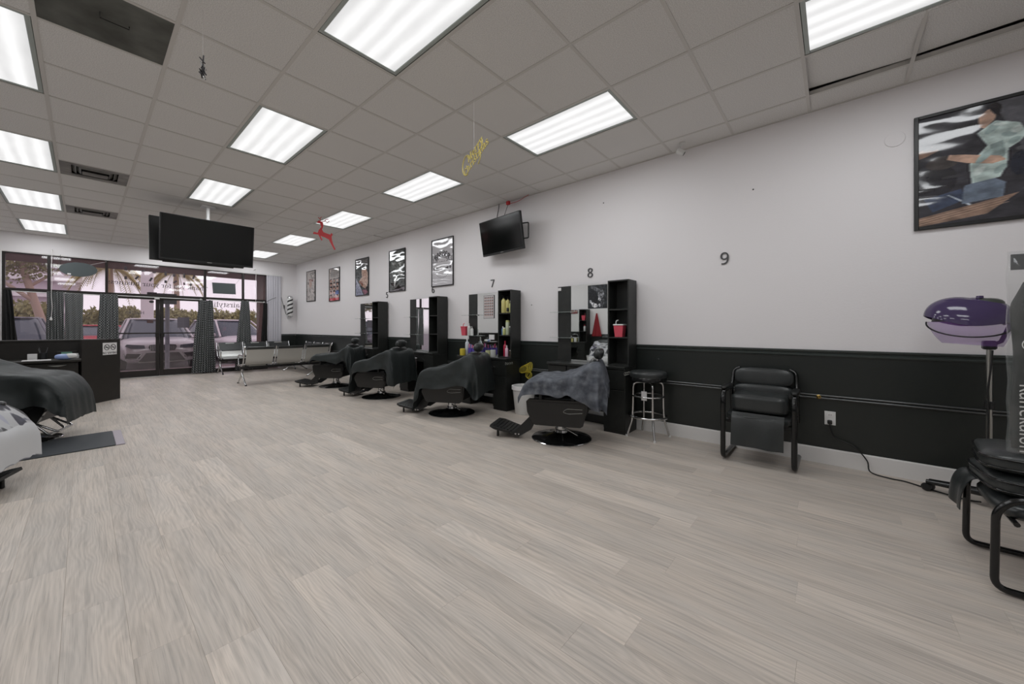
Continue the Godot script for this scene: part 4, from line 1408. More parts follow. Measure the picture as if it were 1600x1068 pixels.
	# cup hooks on the tower bases of station 7 and 8
	for q in [[4.152, "white holder rings on the side of the tower base, station 7"], [2.344, "holder rings on the side of the tower base, station 8"]]:
		var hk := thing("tool_hooks", q[1], "hooks", station_point(q[0], 0.541, 0.70, 0.0), -PI / 2)
		for k in 4:
			var ring := []
			for i in 10: ring.append(Vector3(0.014 + 0.012 * cos(TAU * i / 10), 0.016 * sin(TAU * i / 10), 0.22 + k * 0.045))
			tube_part("ring", M.brushed_steel, hk, ring, 0.003, 5, true)
	# things on the opposite stations, seen only in mirrors
	sharps("red sharps box on the opposite wall station, seen in the mirror of station 8", V(LX + 0.17, 1.444, 5.87), PI / 2, M.sharps_red)
	var ap := MB.new()
	rows = []
	for i in 8:
		var r := PackedVector3Array()
		var w := 0.02 + 0.15 * i / 7.0
		for j in 11: r.append(Vector3(-w + w * 2 * j / 10.0, -i * 0.10, 0.02 * sin(j * 1.6) * i / 7.0))
		rows.append(r)
	ap.sheet(rows, 0.004)
	var ao := put(ap, "hanging_apron", sm("apron_red", rgb8(140, 28, 38), 0.7))
	ao.position = V(LX + 0.05, 1.66, 5.50)
	ao.rotation.y = PI / 2
	bottle("spray_bottle", "white bottle on the opposite wall station, seen in the mirror of station 8", "bottle", V(LX + 0.16, 1.112, 5.85), 0.035, 0.2, W, crim)
	for k in 4: can("jar", ["pale tub", "yellow tub", "dark tub", "red lidded tub"][k] + " on the opposite wall counter, seen in the mirror of station 8", V(LX + 0.22, 0.772, 6.15 + 0.12 * k), 0.04, 0.12 + 0.02 * (k % 2), [W, yb, K, clr][k], [W, M.red, W, crim][k])
	var wb := thing("waste_bin", "white waste bin by the opposite wall, seen in the mirror of station 8", "waste bin", V(LX + 0.25, 0, 5.55))
	lathe_part("bin_wall", W, wb, [Vector2(0, 0), Vector2(0.125, 0), Vector2(0.168, 0.38), Vector2(0.160, 0.38), Vector2(0.122, 0.012), Vector2(0, 0.012)], 24)
	tag(ao, "red apron hanging on the opposite wall, seen in the mirror of station 8", "apron")

func poster_sheet(nm: String, label: String, cv: Canvas, at: Vector3, w: float, h: float, framed: bool):
	var m := sm(nm + "_print", Color.WHITE, 0.5)
	m.albedo_texture = cv.tex()
	var t := thing(nm, label, "poster", at, -PI / 2)
	var mb := MB.new()
	mb.poly([Vector3(-w / 2, -h / 2, 0.0025), Vector3(w / 2, -h / 2, 0.0025), Vector3(w / 2, h / 2, 0.0025), Vector3(-w / 2, h / 2, 0.0025)], Vector3(0, 0, 1))
	for i in mb.t.size(): mb.t[i] = Vector2(mb.v[i].x / w + 0.5, 0.5 - mb.v[i].y / h)
	put(mb, "print", m, t)
	box_part("backing", M.grey_ink, t, -w / 2 - (0.006 if framed else 0.0), w / 2 + (0.006 if framed else 0.0), -h / 2 - (0.006 if framed else 0.0), h / 2 + (0.006 if framed else 0.0), -0.002, 0.002)

func poster(label: String, cv: Canvas, z0: float, z1: float, y0: float, y1: float, gloss := 0.09, frame := 0.018, bump := 1.2) -> Node3D:
	var t := thing("framed_poster", label, "poster", V(WX - 0.004, (y0 + y1) / 2, (z0 + z1) / 2), -PI / 2, "framed posters on the station wall")
	var w := absf(z0 - z1); var h := y1 - y0
	for s in [-1, 1]:
		box_part("frame_side", M.black_plastic, t, s * w / 2 - (frame if s > 0 else 0.0), s * w / 2 + (frame if s < 0 else 0.0), -h / 2, h / 2, 0, 0.022, 0.003)
		box_part("frame_rail", M.black_plastic, t, -w / 2 + frame, w / 2 - frame, s * h / 2 - (frame if s > 0 else 0.0), s * h / 2 + (frame if s < 0 else 0.0), 0, 0.022, 0.003)
	var pw := w / 2 - frame; var ph := h / 2 - frame
	# the acrylic sheet bows and ripples a little
	var fz := FastNoiseLite.new()
	fz.seed = int(z0 * 13 + 40); fz.frequency = 1.5; fz.fractal_octaves = 2
	var rows := []
	for i in 41:
		var r := PackedVector3Array()
		for j in 29:
			var x := lerpf(-pw, pw, j / 28.0); var y := lerpf(ph, -ph, i / 40.0)
			r.append(Vector3(x, y, 0.011 + 0.0035 * bump * fz.get_noise_2d(x * 1.0 + y * 0.2, y * 3.4)))
		rows.append(r)
	var mb := MB.new()
	mb.grid(rows, false, 1.0, 1.0)
	for i in mb.n.size():
		if mb.n[i].z < 0: mb.n[i] = -mb.n[i]
	var m := sm("poster_print", Color.WHITE, gloss, 0.0, 0.5)
	m.albedo_texture = cv.tex()
	m.clearcoat_enabled = true
	m.clearcoat = 0.9
	m.clearcoat_roughness = 0.06
	put(mb, "print", m, t)
	box_part("backing", M.black_plastic, t, -pw, pw, -ph, ph, 0.0, 0.004)
	return t

func make_posters():
	rng.seed = 11
	var cv := Canvas.new(128, 192, rgb8(176, 168, 164))
	for i in 90:
		var g := rng.randf_range(90, 215)
		cv.ell(rng.randf(), rng.randf(), rng.randf_range(0.02, 0.09), rng.randf_range(0.015, 0.05), rgb8(g, g * 0.95, g * 0.92), rng.randf() * PI)
	cv.poly([[0.3, 0.25], [0.8, 0.3], [0.75, 0.36], [0.3, 0.31]], rgb8(120, 70, 66))
	cv.ell(0.45, 0.42, 0.16, 0.14, rgb8(180, 150, 138))
	cv.soft(3)
	cv.grain(0.35, 4, 0.08)
	poster("framed poster with a grey beige vintage collage, nearest the window corner", cv, 11.93, 11.30, 1.99, 2.885, 0.3)
	cv = Canvas.new(128, 192, rgb8(196, 186, 178))
	for r in 5:
		for q in 3:
			var g := rng.randf_range(40, 210)
			cv.rect(0.04 + q * 0.32, 0.30 + r * 0.125, 0.33 + q * 0.32, 0.415 + r * 0.125, rgb8(g, g * 0.88, g * 0.86))
			cv.ell(0.18 + q * 0.32, 0.36 + r * 0.125, 0.08, 0.045, rgb8(196, 150, 132))
			cv.ell(0.18 + q * 0.32, 0.33 + r * 0.125, 0.085, 0.025, rgb8(50, 36, 34))
	for i in 20: cv.rect(rng.randf(), rng.randf() * 0.28, rng.randf(), rng.randf() * 0.28 + 0.01, rgb8(120, 112, 108))
	cv.rect(0.62, 0.7, 0.96, 0.82, rgb8(104, 124, 176))
	cv.rect(0.0, 0.92, 1.0, 1.0, rgb8(196, 48, 58))
	cv.soft(3)
	cv.grain(0.3, 14, 0.06)
	poster("framed poster of hairstyle photos with a red band at the bottom", cv, 10.38, 9.75, 1.925, 2.81, 0.12)
	cv = Canvas.new(128, 192, rgb8(70, 76, 78))
	cv.rect(0, 0, 1, 0.2, rgb8(96, 94, 96))
	for i in 14: cv.rect(rng.randf(), rng.randf() * 0.18, rng.randf(), rng.randf() * 0.18 + 0.015, rgb8(150, 146, 150))
	cv.poly([[0.45, 0.30], [0.85, 0.28], [1.0, 0.45], [1.0, 0.72], [0.8, 0.84], [0.55, 0.78], [0.22, 0.62], [0.5, 0.5]], rgb8(190, 160, 146))
	cv.poly([[0.25, 0.60], [0.5, 0.62], [0.62, 0.72], [0.5, 0.76]], rgb8(128, 72, 56))
	cv.ell(0.72, 0.42, 0.16, 0.10, rgb8(186, 150, 134), 0.6)
	cv.poly([[0.0, 0.5], [0.3, 0.72], [0.62, 1.0], [0.0, 1.0]], rgb8(176, 178, 196))
	cv.poly([[0.5, 0.85], [0.85, 0.86], [1.0, 0.95], [0.7, 1.0]], rgb8(150, 104, 120))
	cv.poly([[0.8, 0.82], [1.0, 0.7], [1.0, 0.95]], rgb8(40, 34, 34))
	for i in 5: cv.poly([[0.05 + i * 0.1, 0.62 + i * 0.07], [0.08 + i * 0.1, 0.62 + i * 0.07], [0.12 + i * 0.1, 1.0], [0.07 + i * 0.1, 1.0]], rgb8(110, 114, 140))
	cv.soft(4)
	cv.grain(0.35, 6, 0.07)
	poster("framed poster of a man's face leaning back for a shave", cv, 8.88, 8.24, 1.985, 2.88, 0.07)
	cv = Canvas.new(128, 192, rgb8(72, 76, 76))
	cv.ell(0.5, 0.42, 0.42, 0.34, rgb8(92, 96, 95))
	cv.ell(0.5, 0.12, 0.3, 0.05, rgb8(60, 62, 62))
	for q in [[0.3, 0.34, 0.12, 0.03, 150], [0.66, 0.36, 0.12, 0.03, 150], [0.5, 0.5, 0.1, 0.06, 110], [0.36, 0.36, 0.05, 0.015, 30], [0.62, 0.38, 0.05, 0.015, 30], [0.4, 0.70, 0.09, 0.11, 170], [0.72, 0.58, 0.16, 0.05, 160], [0.5, 0.92, 0.42, 0.08, 22], [0.36, 0.8, 0.04, 0.1, 190]]:
		cv.ell(q[0], q[1], q[2], q[3], rgb8(q[4], q[4] + 2, q[4]), 0.3)
	cv.soft(5)
	cv.grain(0.5, 8, 0.04)
	poster("framed black and white poster of a bearded man with raised hands", cv, 7.348, 6.725, 1.99, 2.88, 0.05)
	cv = Canvas.new(160, 240, rgb8(206, 204, 208))
	for i in 40:
		var a := PI * (1.06 + 0.88 * i / 39.0)
		cv.ell(0.5 + 0.45 * cos(a), 0.52 + 0.24 * sin(a), 0.012, 0.008, rgb8(60, 58, 62))
		cv.ell(0.5 + 0.27 * cos(a), 0.50 + 0.11 * sin(a), 0.010, 0.007, rgb8(60, 58, 62))
	for s in [-1, 1]:
		cv.poly([[0.5 + s * 0.30, 0.36], [0.5 + s * 0.47, 0.40], [0.5 + s * 0.44, 0.44], [0.5 + s * 0.48, 0.49], [0.5 + s * 0.30, 0.48]], rgb8(96, 94, 98))
		cv.poly([[0.5 + s * 0.32, 0.375], [0.5 + s * 0.44, 0.405], [0.5 + s * 0.41, 0.44], [0.5 + s * 0.44, 0.478], [0.5 + s * 0.32, 0.468]], rgb8(206, 204, 208))
		cv.poly([[0.5 + s * 0.30, 0.60], [0.5 + s * 0.12, 0.63], [0.5 + s * 0.30, 0.66]], rgb8(56, 54, 58))
		cv.poly([[0.5 - s * 0.12, 0.60], [0.5 - s * 0.10, 0.60], [0.5 + s * 0.14, 0.68], [0.5 + s * 0.12, 0.685]], rgb8(90, 88, 92))
		cv.ell(0.5 + s * 0.38, 0.62, 0.05, 0.035, rgb8(110, 108, 112))
	for i in 9: cv.rect(0.26 + i * 0.055, 0.47 + 0.01 * (i % 2), 0.285 + i * 0.055, 0.495, rgb8(74, 72, 76))
	for i in 11:
		var a := PI * (0.14 + 0.62 * i / 10.0)
		cv.rect(0.5 + 0.38 * cos(a), 0.62 + 0.21 * sin(a), 0.5 + 0.38 * cos(a) + 0.025, 0.62 + 0.21 * sin(a) + 0.02, rgb8(84, 82, 86))
	var p := poster("framed white BARBER poster with crossed tools, above station 6", cv, 5.835, 5.194, 1.992, 2.88, 0.05)
	var word := "BARBER"
	for i in 6:
		var a := deg_to_rad(40 - 16 * i)
		var l := put(text_mesh(word[i], 0.105, 0.002, font), "letter", M.ink, p)
		l.position = Vector3(-sin(a) * 0.285, -0.17 + cos(a) * 0.285 + 0.05, 0.017)
		l.rotation.z = a
	# large poster by the dryer
	cv = Canvas.new(288, 384, rgb8(58, 58, 64))
	cv.w = 288
	rng.seed = 21
	cv.poly([[0.30, 0.0], [1, 0.0], [1, 1], [0.55, 1]], rgb8(92, 92, 98))
	# second pair of hands, tools and a seated client at the left
	cv.poly([[0.0, 0.30], [0.06, 0.27], [0.09, 0.32], [0.03, 0.36], [0.0, 0.37]], rgb8(150, 122, 108))
	cv.ell(0.06, 0.62, 0.10, 0.16, rgb8(44, 44, 50), 0.2)
	cv.ell(0.10, 0.44, 0.07, 0.06, rgb8(70, 66, 66))
	cv.poly([[0.02, 0.75], [0.18, 0.70], [0.20, 0.80], [0.06, 0.88]], rgb8(66, 76, 98))
	cv.poly([[0.12, 0.74], [0.13, 0.74], [0.22, 0.85], [0.21, 0.86]], rgb8(180, 190, 200))
	for i in 24:
		var y := rng.randf_range(0.04, 0.80); var x := rng.randf_range(0.0, 0.95); var g := rng.randf_range(50, 100)
		cv.ell(x, y, rng.randf_range(0.01, 0.06), rng.randf_range(0.005, 0.03), rgb8(g, g, g + 4), rng.randf() * 0.6 - 0.3)
	# the man: trousers, shirt, arm, head
	cv.poly([[0.19, 0.68], [0.30, 0.64], [0.35, 0.70], [0.34, 0.82], [0.18, 0.84]], rgb8(112, 124, 140))
	cv.poly([[0.24, 0.24], [0.31, 0.16], [0.40, 0.22], [0.43, 0.32], [0.40, 0.38], [0.36, 0.42], [0.355, 0.55], [0.33, 0.65], [0.22, 0.67], [0.21, 0.50], [0.28, 0.36]], rgb8(182, 198, 194))
	cv.poly([[0.29, 0.36], [0.34, 0.34], [0.35, 0.46], [0.33, 0.50], [0.29, 0.47]], rgb8(140, 156, 154))
	cv.poly([[0.13, 0.38], [0.19, 0.40], [0.33, 0.47], [0.35, 0.51], [0.30, 0.525], [0.20, 0.48], [0.12, 0.42]], rgb8(188, 156, 138))
	cv.poly([[0.245, 0.10], [0.285, 0.05], [0.315, 0.07], [0.31, 0.15], [0.27, 0.21], [0.25, 0.19]], rgb8(182, 150, 132))
	cv.poly([[0.27, 0.03], [0.31, 0.0], [0.335, 0.04], [0.325, 0.13], [0.305, 0.10], [0.29, 0.055]], rgb8(44, 42, 46))
	cv.ell(0.40, 0.56, 0.035, 0.10, rgb8(40, 44, 56))
	for q in [[0.30, 0.22, 0.02, 0.05], [0.36, 0.30, 0.03, 0.02], [0.27, 0.45, 0.02, 0.06], [0.33, 0.58, 0.02, 0.04], [0.38, 0.36, 0.02, 0.03]]: cv.ell(q[0], q[1], q[2], q[3], rgb8(156, 174, 172), 0.5)
	for q in [[0.33, 0.20, 0.03, 0.012], [0.39, 0.27, 0.02, 0.03], [0.25, 0.56, 0.02, 0.05]]: cv.ell(q[0], q[1], q[2], q[3], rgb8(204, 216, 212), 0.3)
	cv.poly([[0.0, 0.92], [0.40, 0.80], [0.28, 0.95], [0.0, 1.0]], rgb8(140, 116, 102))
	for i in 3: cv.poly([[0.0, 0.94 + i * 0.02], [0.36, 0.83 + i * 0.02], [0.36, 0.834 + i * 0.02], [0.0, 0.946 + i * 0.02]], rgb8(190, 160, 140))
	cv.poly([[0.52, 0.22], [0.62, 0.24], [0.60, 0.32], [0.52, 0.33]], rgb8(168, 124, 108))
	cv.poly([[0.6, 0.3], [1, 0.2], [1, 1], [0.6, 1]], rgb8(66, 62, 70))
	cv.soft(2)
	cv.grain(0.30, 9, 0.025)
	poster("large framed poster of a man in a mint shirt at a wooden table", cv, -0.474, -1.75, 1.995, 2.897, 0.10, 0.026, 1.4)

# ---------- other furniture ----------
func make_bench(label: String, at: Vector3, turn: float, seats := 3, from: Node3D = null) -> Node3D:
	if from: return dup(from, label, at, turn)
	var t := thing("waiting_bench", label, "bench", at, turn, "steel waiting benches")
	var w := 0.585
	var L := seats * w
	# local: along x, people face +z
	box_part("beam", M.black_plastic, t, -L / 2 - 0.02, L / 2 + 0.02, 0.33, 0.385, -0.03, 0.03, 0.006)
	for i in seats:
		var x := -L / 2 + w * (i + 0.5)
		var rows := []
		for k in 15:
			var q := k / 14.0
			var p: Vector2
			if q < 0.5:
				var a := q / 0.5
				p = Vector2(lerpf(-0.30, -0.175, a), lerpf(0.80, 0.47, a))
			else:
				var a := (q - 0.5) / 0.5
				p = Vector2(lerpf(-0.145, 0.27, a), 0.43 - 0.02 * sin(PI * a) + (0.012 if a < 0.02 else 0.0) - 0.03 * maxf(0.0, a - 0.85) / 0.15)
			var r := PackedVector3Array()
			for j in 9: r.append(Vector3(x - 0.255 + 0.51 * j / 8.0, p.y, p.x + 0.006 * (1.0 - pow((j - 4) / 4.0, 2))))
			rows.append(r)
		var mb := MB.new()
		mb.sheet(rows, -0.004)
		var se := put(mb, "seat_shell", M.steel_panel, t)
		var pd := MB.new()
		pd.xf = Transform3D(Basis(Vector3.RIGHT, -0.36), Vector3(x, 0.69, -0.236))
		pd.box(Vector3.ZERO, Vector3(0.49, 0.20, 0.022), 0.008)
		put(pd, "back_pad", M.black_leather, se)
		var ts := MB.new()
		ts.xf = Transform3D(Basis(Vector3.RIGHT, -0.36), Vector3(x, 0.785, -0.300))
		ts.box(Vector3.ZERO, Vector3(0.505, 0.062, 0.020), 0.006)
		put(ts, "top_strip", M.black_leather, se)
		box_part("seat_bracket", M.brushed_steel, t, x - 0.16, x + 0.16, 0.385, 0.41, -0.06, 0.06)
	for i in seats + 1:
		var x := -L / 2 + w * i
		tube_part("arm_frame", M.chrome, t, bend([Vector3(x, 0.82, -0.315), Vector3(x, 0.46, -0.185), Vector3(x, 0.41, -0.10), Vector3(x, 0.40, 0.24)], 0.06), 0.014, 8)
		if i == 0 or i == seats:
			tube_part("arm", M.chrome, t, bend([Vector3(x, 0.62, -0.235), Vector3(x, 0.635, 0.12), Vector3(x, 0.60, 0.20), Vector3(x, 0.40, 0.16)], 0.05), 0.014, 8)
	for s in [-1, 1]:
		var x: float = s * (L / 2 - 0.02)
		var f := MB.new()
		f.tube([Vector3(x, 0.39, 0), Vector3(x, 0.24, 0)], 0.02, 10)
		f.tube(bend([Vector3(x, 0.26, 0), Vector3(x, 0.18, 0.06), Vector3(x, 0.03, 0.27), Vector3(x, 0.012, 0.31)], 0.07), 0.017, 8)
		f.tube(bend([Vector3(x, 0.26, 0), Vector3(x, 0.18, -0.06), Vector3(x, 0.03, -0.27), Vector3(x, 0.012, -0.31)], 0.07), 0.017, 8)
		put(f, "leg", M.chrome, t)
		for q in [-1, 1]:
			lathe_part("foot", M.black_plastic, t, [Vector2(0, 0), Vector2(0.022, 0), Vector2(0.02, 0.016), Vector2(0, 0.016)], 10, Vector3(x, 0, q * 0.305))
	return t

func make_benches():
	var b := make_bench("steel waiting bench seen from behind, in front of the window bench", V(3.08, 0, 9.62), PI)
	make_bench("steel waiting bench with black back pads standing against the shop window", V(3.22, 0, 12.30), 0.0, 3, b)
	make_bench("steel waiting bench along the station wall under the first framed poster", V(4.02, 0, 10.98), -PI / 2, 3, b)

func make_desk():
	var t := thing("reception_desk", "dark brown reception desk with open staff side and angled end panel", "desk", Vector3.ZERO)
	var D: Material = M.dark_wood
	# angled end panel
	var a := Vector2(-0.035, 8.86); var b := Vector2(0.40, 9.35)
	var e := MB.new()
	var mid := (a + b) / 2; var l := a.distance_to(b)
	e.xf = Transform3D(Basis(Vector3.UP, atan2(b.y - a.y, b.x - a.x)), V(mid.x, 0, mid.y))
	e.bx(-l / 2, l / 2, 0.0, 1.03, -0.014, 0.014, 0.003)
	put(e, "end_panel", D, t)
	box_part("front_panel", D, t, -1.70, 0.40, 0.0, 1.0, -9.40, -9.365, 0.003)
	box_part("ledge", D, t, -1.70, 0.34, 1.0, 1.03, -9.48, -9.20, 0.003)
	box_part("inner_panel", D, t, -1.70, 0.20, 0.73, 1.0, -9.235, -9.215)
	box_part("worktop", D, t, -1.70, -0.03, 0.715, 0.745, -9.214, -8.55, 0.003)
	box_part("far_side", D, t, -1.72, -1.70, 0.0, 1.03, -9.36, -8.6)
	for k in 2:
		var x0: float = [-0.62, -1.30][k]
		var c := box_part("drawer_unit", D, t, x0, x0 + 0.56, 0.0, 0.712, -9.2, -8.63, 0.003)
		for y in [[0.04, 0.28], [0.30, 0.54], [0.56, 0.70]]:
			var d := box_part("drawer", D, c, x0 + 0.01, x0 + 0.55, y[0], y[1], -8.628, -8.612, 0.003)
			var h := MB.new()
			var pg := PackedVector2Array()
			for i in 13: pg.append(Vector2(-0.09 + 0.18 * i / 12.0, -0.022 * sin(PI * i / 12.0)))
			h.prism(pg, 0.02)
			var o := put(h, "handle", M.brushed_steel, d)
			o.position = V(x0 + 0.36, y[1] - 0.03, 8.60)
	# NO VAPING sign on the end panel
	var s := thing("no_vaping_sign", "white NO VAPING sign taped on the end panel of the desk", "sign", V(lerpf(a.x, b.x, 0.70), 0.865, lerpf(a.y, b.y, 0.70)), atan2(b.y - a.y, b.x - a.x))
	s.translate_object_local(Vector3(0, 0, 0.017))
	box_part("sheet", M.paper, s, -0.125, 0.125, -0.095, 0.105, 0.0, 0.003)
	for k in [-1, 1]:
		var ring := []
		for i in 20: ring.append(Vector3(k * 0.056 + 0.044 * cos(TAU * i / 20), 0.03 + 0.044 * sin(TAU * i / 20), 0.004))
		var r := tube_part("ban_symbol", M.ink, s, ring, 0.005, 5, true)
		tube_part("ban_slash", M.ink, r, [Vector3(k * 0.056 - 0.03, 0.06, 0.004), Vector3(k * 0.056 + 0.03, 0.0, 0.004)], 0.004, 5)
		box_part("device", M.ink, r, k * 0.056 - 0.026, k * 0.056 + 0.026, 0.022, 0.034, 0.003, 0.006)
	put(text_mesh("NO VAPING", 0.036, 0.002), "word", M.ink, s).position = Vector3(0, -0.065, 0.004)
	# on the worktop
	var y := 0.745
	t = thing("pen_cup", "dark pen cup full of pens on the reception worktop", "pen cup", V(-0.40, y, 8.92))
	lathe_part("cup", M.black_plastic, t, [Vector2(0, 0), Vector2(0.038, 0), Vector2(0.04, 0.10), Vector2(0.036, 0.10), Vector2(0.034, 0.01), Vector2(0, 0.01)], 16)
	rng.seed = 9
	for k in 6:
		var an := rng.randf() * TAU
		tube_part("pen", [M.ink, M.grey_ink, M.white_plastic, M.ink, M.brushed_steel, M.grey_ink][k], t, [Vector3(cos(an), 0, sin(an)) * 0.01 + Vector3(0, 0.012, 0), Vector3(cos(an) * 0.045, 0.15 + rng.randf() * 0.05, sin(an) * 0.045)], 0.0045, 6)
	t = thing("card_box", "small white box beside the pen cup on the worktop", "box", V(-0.50, y, 8.92))
	box_part("carton", M.white_plastic, t, -0.045, 0.045, 0, 0.085, -0.03, 0.03, 0.003)
	box_part("flap", M.paper, t, -0.045, 0.045, 0.085, 0.088, -0.03, 0.03)
	var pp := MB.new()
	pp.box(Vector3(0, 0.004, 0), Vector3(0.26, 0.008, 0.16))
	var po := put(pp, "paper_pad", M.paper)
	po.position = V(-0.45, y, 8.72)
	tag(po, "white paper pad lying at the worktop edge below the pen cup", "paper pad")
	t = thing("desk_frame", "small framed green card standing at the back of the worktop", "frame", V(-0.18, y, 9.10))
	box_part("frame_body", M.dark_wood, t, -0.10, 0.10, 0, 0.11, -0.012, 0.0, 0.003)
	box_part("card", sm("card_green", rgb8(120, 170, 150), 0.6), t, -0.055, 0.055, 0.02, 0.095, 0.0, 0.003)
	t = thing("wipes_pack", "crumpled blue and white soft pack on the reception worktop", "pack", V(-0.19, y, 8.70))
	var wp := MB.new()
	wp.pad(Vector3(0, 0.042, 0), Vector3(0.20, 0.084, 0.12), 3.0)
	put(wp, "wrapper", sm("wrap_blue", rgb8(150, 168, 214), 0.3), t)
	var wl := MB.new()
	wl.pad(Vector3(0.06, 0.05, 0.01), Vector3(0.12, 0.08, 0.105), 3.0)
	put(wl, "label_end", M.white_plastic, t)
	t = thing("card_holder", "pale card holder next to the end panel on the worktop", "card holder", V(-0.11, y, 8.98))
	box_part("tray", M.white_plastic, t, -0.06, 0.06, 0, 0.05, -0.03, 0.03, 0.003)
	box_part("cards", M.paper, t, -0.05, 0.05, 0.05, 0.075, -0.02, 0.01)

func make_stool():
	var c := V(4.16, 0, 1.59)
	var t := thing("bar_stool", "round black padded stool on chrome legs beside station 8", "stool", c)
	lathe_part("seat", M.black_leather, t, [Vector2(0, 0.625), Vector2(0.175, 0.625), Vector2(0.192, 0.635), Vector2(0.196, 0.66), Vector2(0.20, 0.70), Vector2(0.196, 0.722), Vector2(0.178, 0.735), Vector2(0.11, 0.742), Vector2(0, 0.744)], 36)
	lathe_part("seat_band", M.black_gloss, t, [Vector2(0.194, 0.63), Vector2(0.1985, 0.632), Vector2(0.1985, 0.672), Vector2(0.196, 0.675)], 36)
	for k in 4:
		var a := deg_to_rad(-37 + 90 * k)
		var d := Vector3(cos(a), 0, sin(a))
		tube_part("leg", M.chrome, t, bend([d * 0.03 + Vector3(0, 0.612, 0), d * 0.165 + Vector3(0, 0.612, 0), d * 0.168 + Vector3(0, 0.30, 0), d * 0.175 + Vector3(0, 0.20, 0), d * 0.235 + Vector3(0, 0.0, 0)], 0.06), 0.0125, 10)
		lathe_part("foot_cap", M.white_plastic, t, [Vector2(0, 0), Vector2(0.014, 0), Vector2(0.014, 0.02), Vector2(0, 0.02)], 10, d * 0.235)
	for q in [[0.235, 0.200, 0.013], [0.46, 0.168, 0.009]]:
		var ring := []
		for i in 36: ring.append(Vector3(cos(TAU * i / 36) * q[1], q[0], sin(TAU * i / 36) * q[1]))
		tube_part("foot_ring", M.chrome, t, ring, q[2], 8, true)
	box_part("tag", M.paper, t, -0.12, -0.116, 0.42, 0.52, -0.03, 0.03)

func loop_leg(t: Node3D, m: Material, x: float, pts: Array, r: float, nm := "leg_loop"):
	var f := MB.new()
	var q := []
	for p in pts: q.append(Vector3(x, p.y, p.x))
	f.tube(bend(q, 0.05, 6), r, 10, false, 1.0)
	return put(f, nm, m, t)

func make_armchair():
	# local: front +z
	var t := thing("guest_armchair", "black leather guest armchair against the black wainscot with a booster cushion", "armchair", V(4.0, 0, 0.525), -PI / 2)
	for s in [-1, 1]:
		var f := MB.new()
		# flat oval tube frame: arm, front leg, floor rail
		var q := bend([Vector3(s * 0.265, 0.635, -0.20), Vector3(s * 0.265, 0.645, 0.06), Vector3(s * 0.265, 0.56, 0.10), Vector3(s * 0.265, 0.03, 0.105), Vector3(s * 0.265, 0.022, -0.36)], 0.06, 6)
		f.tube(q, 0.022, 12)
		put(f, "arm_frame", M.black_gloss, t)
		var ap := MB.new()
		ap.pad(Vector3(s * 0.265, 0.662, -0.06), Vector3(0.06, 0.035, 0.30), 4.0)
		put(ap, "arm_pad", M.black_plastic, t)
		f = MB.new()
		f.tube(bend([Vector3(s * 0.262, 0.35, -0.30), Vector3(s * 0.262, 0.62, -0.26), Vector3(s * 0.250, 0.80, -0.32), Vector3(s * 0.20, 0.825, -0.325)], 0.06, 6), 0.016, 10)
		put(f, "back_post", M.black_gloss, t)
	box_part("seat_rail", M.black_plastic, t, -0.255, 0.255, 0.34, 0.375, -0.22, 0.04, 0.006)
	var se := MB.new()
	se.pad(Vector3(0, 0.405, -0.09), Vector3(0.50, 0.085, 0.40), 5.0, 24, 12)
	put(se, "seat", M.black_leather, t)
	var bk := MB.new()
	bk.xf = Transform3D(Basis(Vector3.RIGHT, -0.10), Vector3(0, 0.71, -0.275))
	bk.pad(Vector3(0, 0.04, 0), Vector3(0.47, 0.17, 0.085), 4.0, 26, 14)
	bk.pad(Vector3(0, -0.10, 0.006), Vector3(0.47, 0.14, 0.085), 4.0, 26, 14)
	put(bk, "backrest", M.black_leather, t)
	var cu := thing("booster_cushion", "thick black booster cushion with a front flap on the guest armchair", "cushion", V(4.0, 0, 0.525), -PI / 2)
	var cb := MB.new()
	cb.pad(Vector3(0, 0.533, -0.10), Vector3(0.425, 0.16, 0.32), 9.0, 40, 16)
	put(cb, "cushion_block", M.black_leather, cu)
	var rows := []
	for i in 12:
		var r := PackedVector3Array()
		for j in 15:
			var x := -0.195 + 0.39 * j / 14.0
			var q := i / 11.0
			r.append(Vector3(x, lerpf(0.452, 0.165 + 0.002 * sin(j), q), lerpf(0.075, 0.145, pow(q, 0.4)) + 0.010 * sin(j * 0.8 + 0.4) * q))
		rows.append(r)
	var fl := MB.new()
	fl.sheet(rows, 0.004)
	put(fl, "front_flap", M.black_leather, cu)

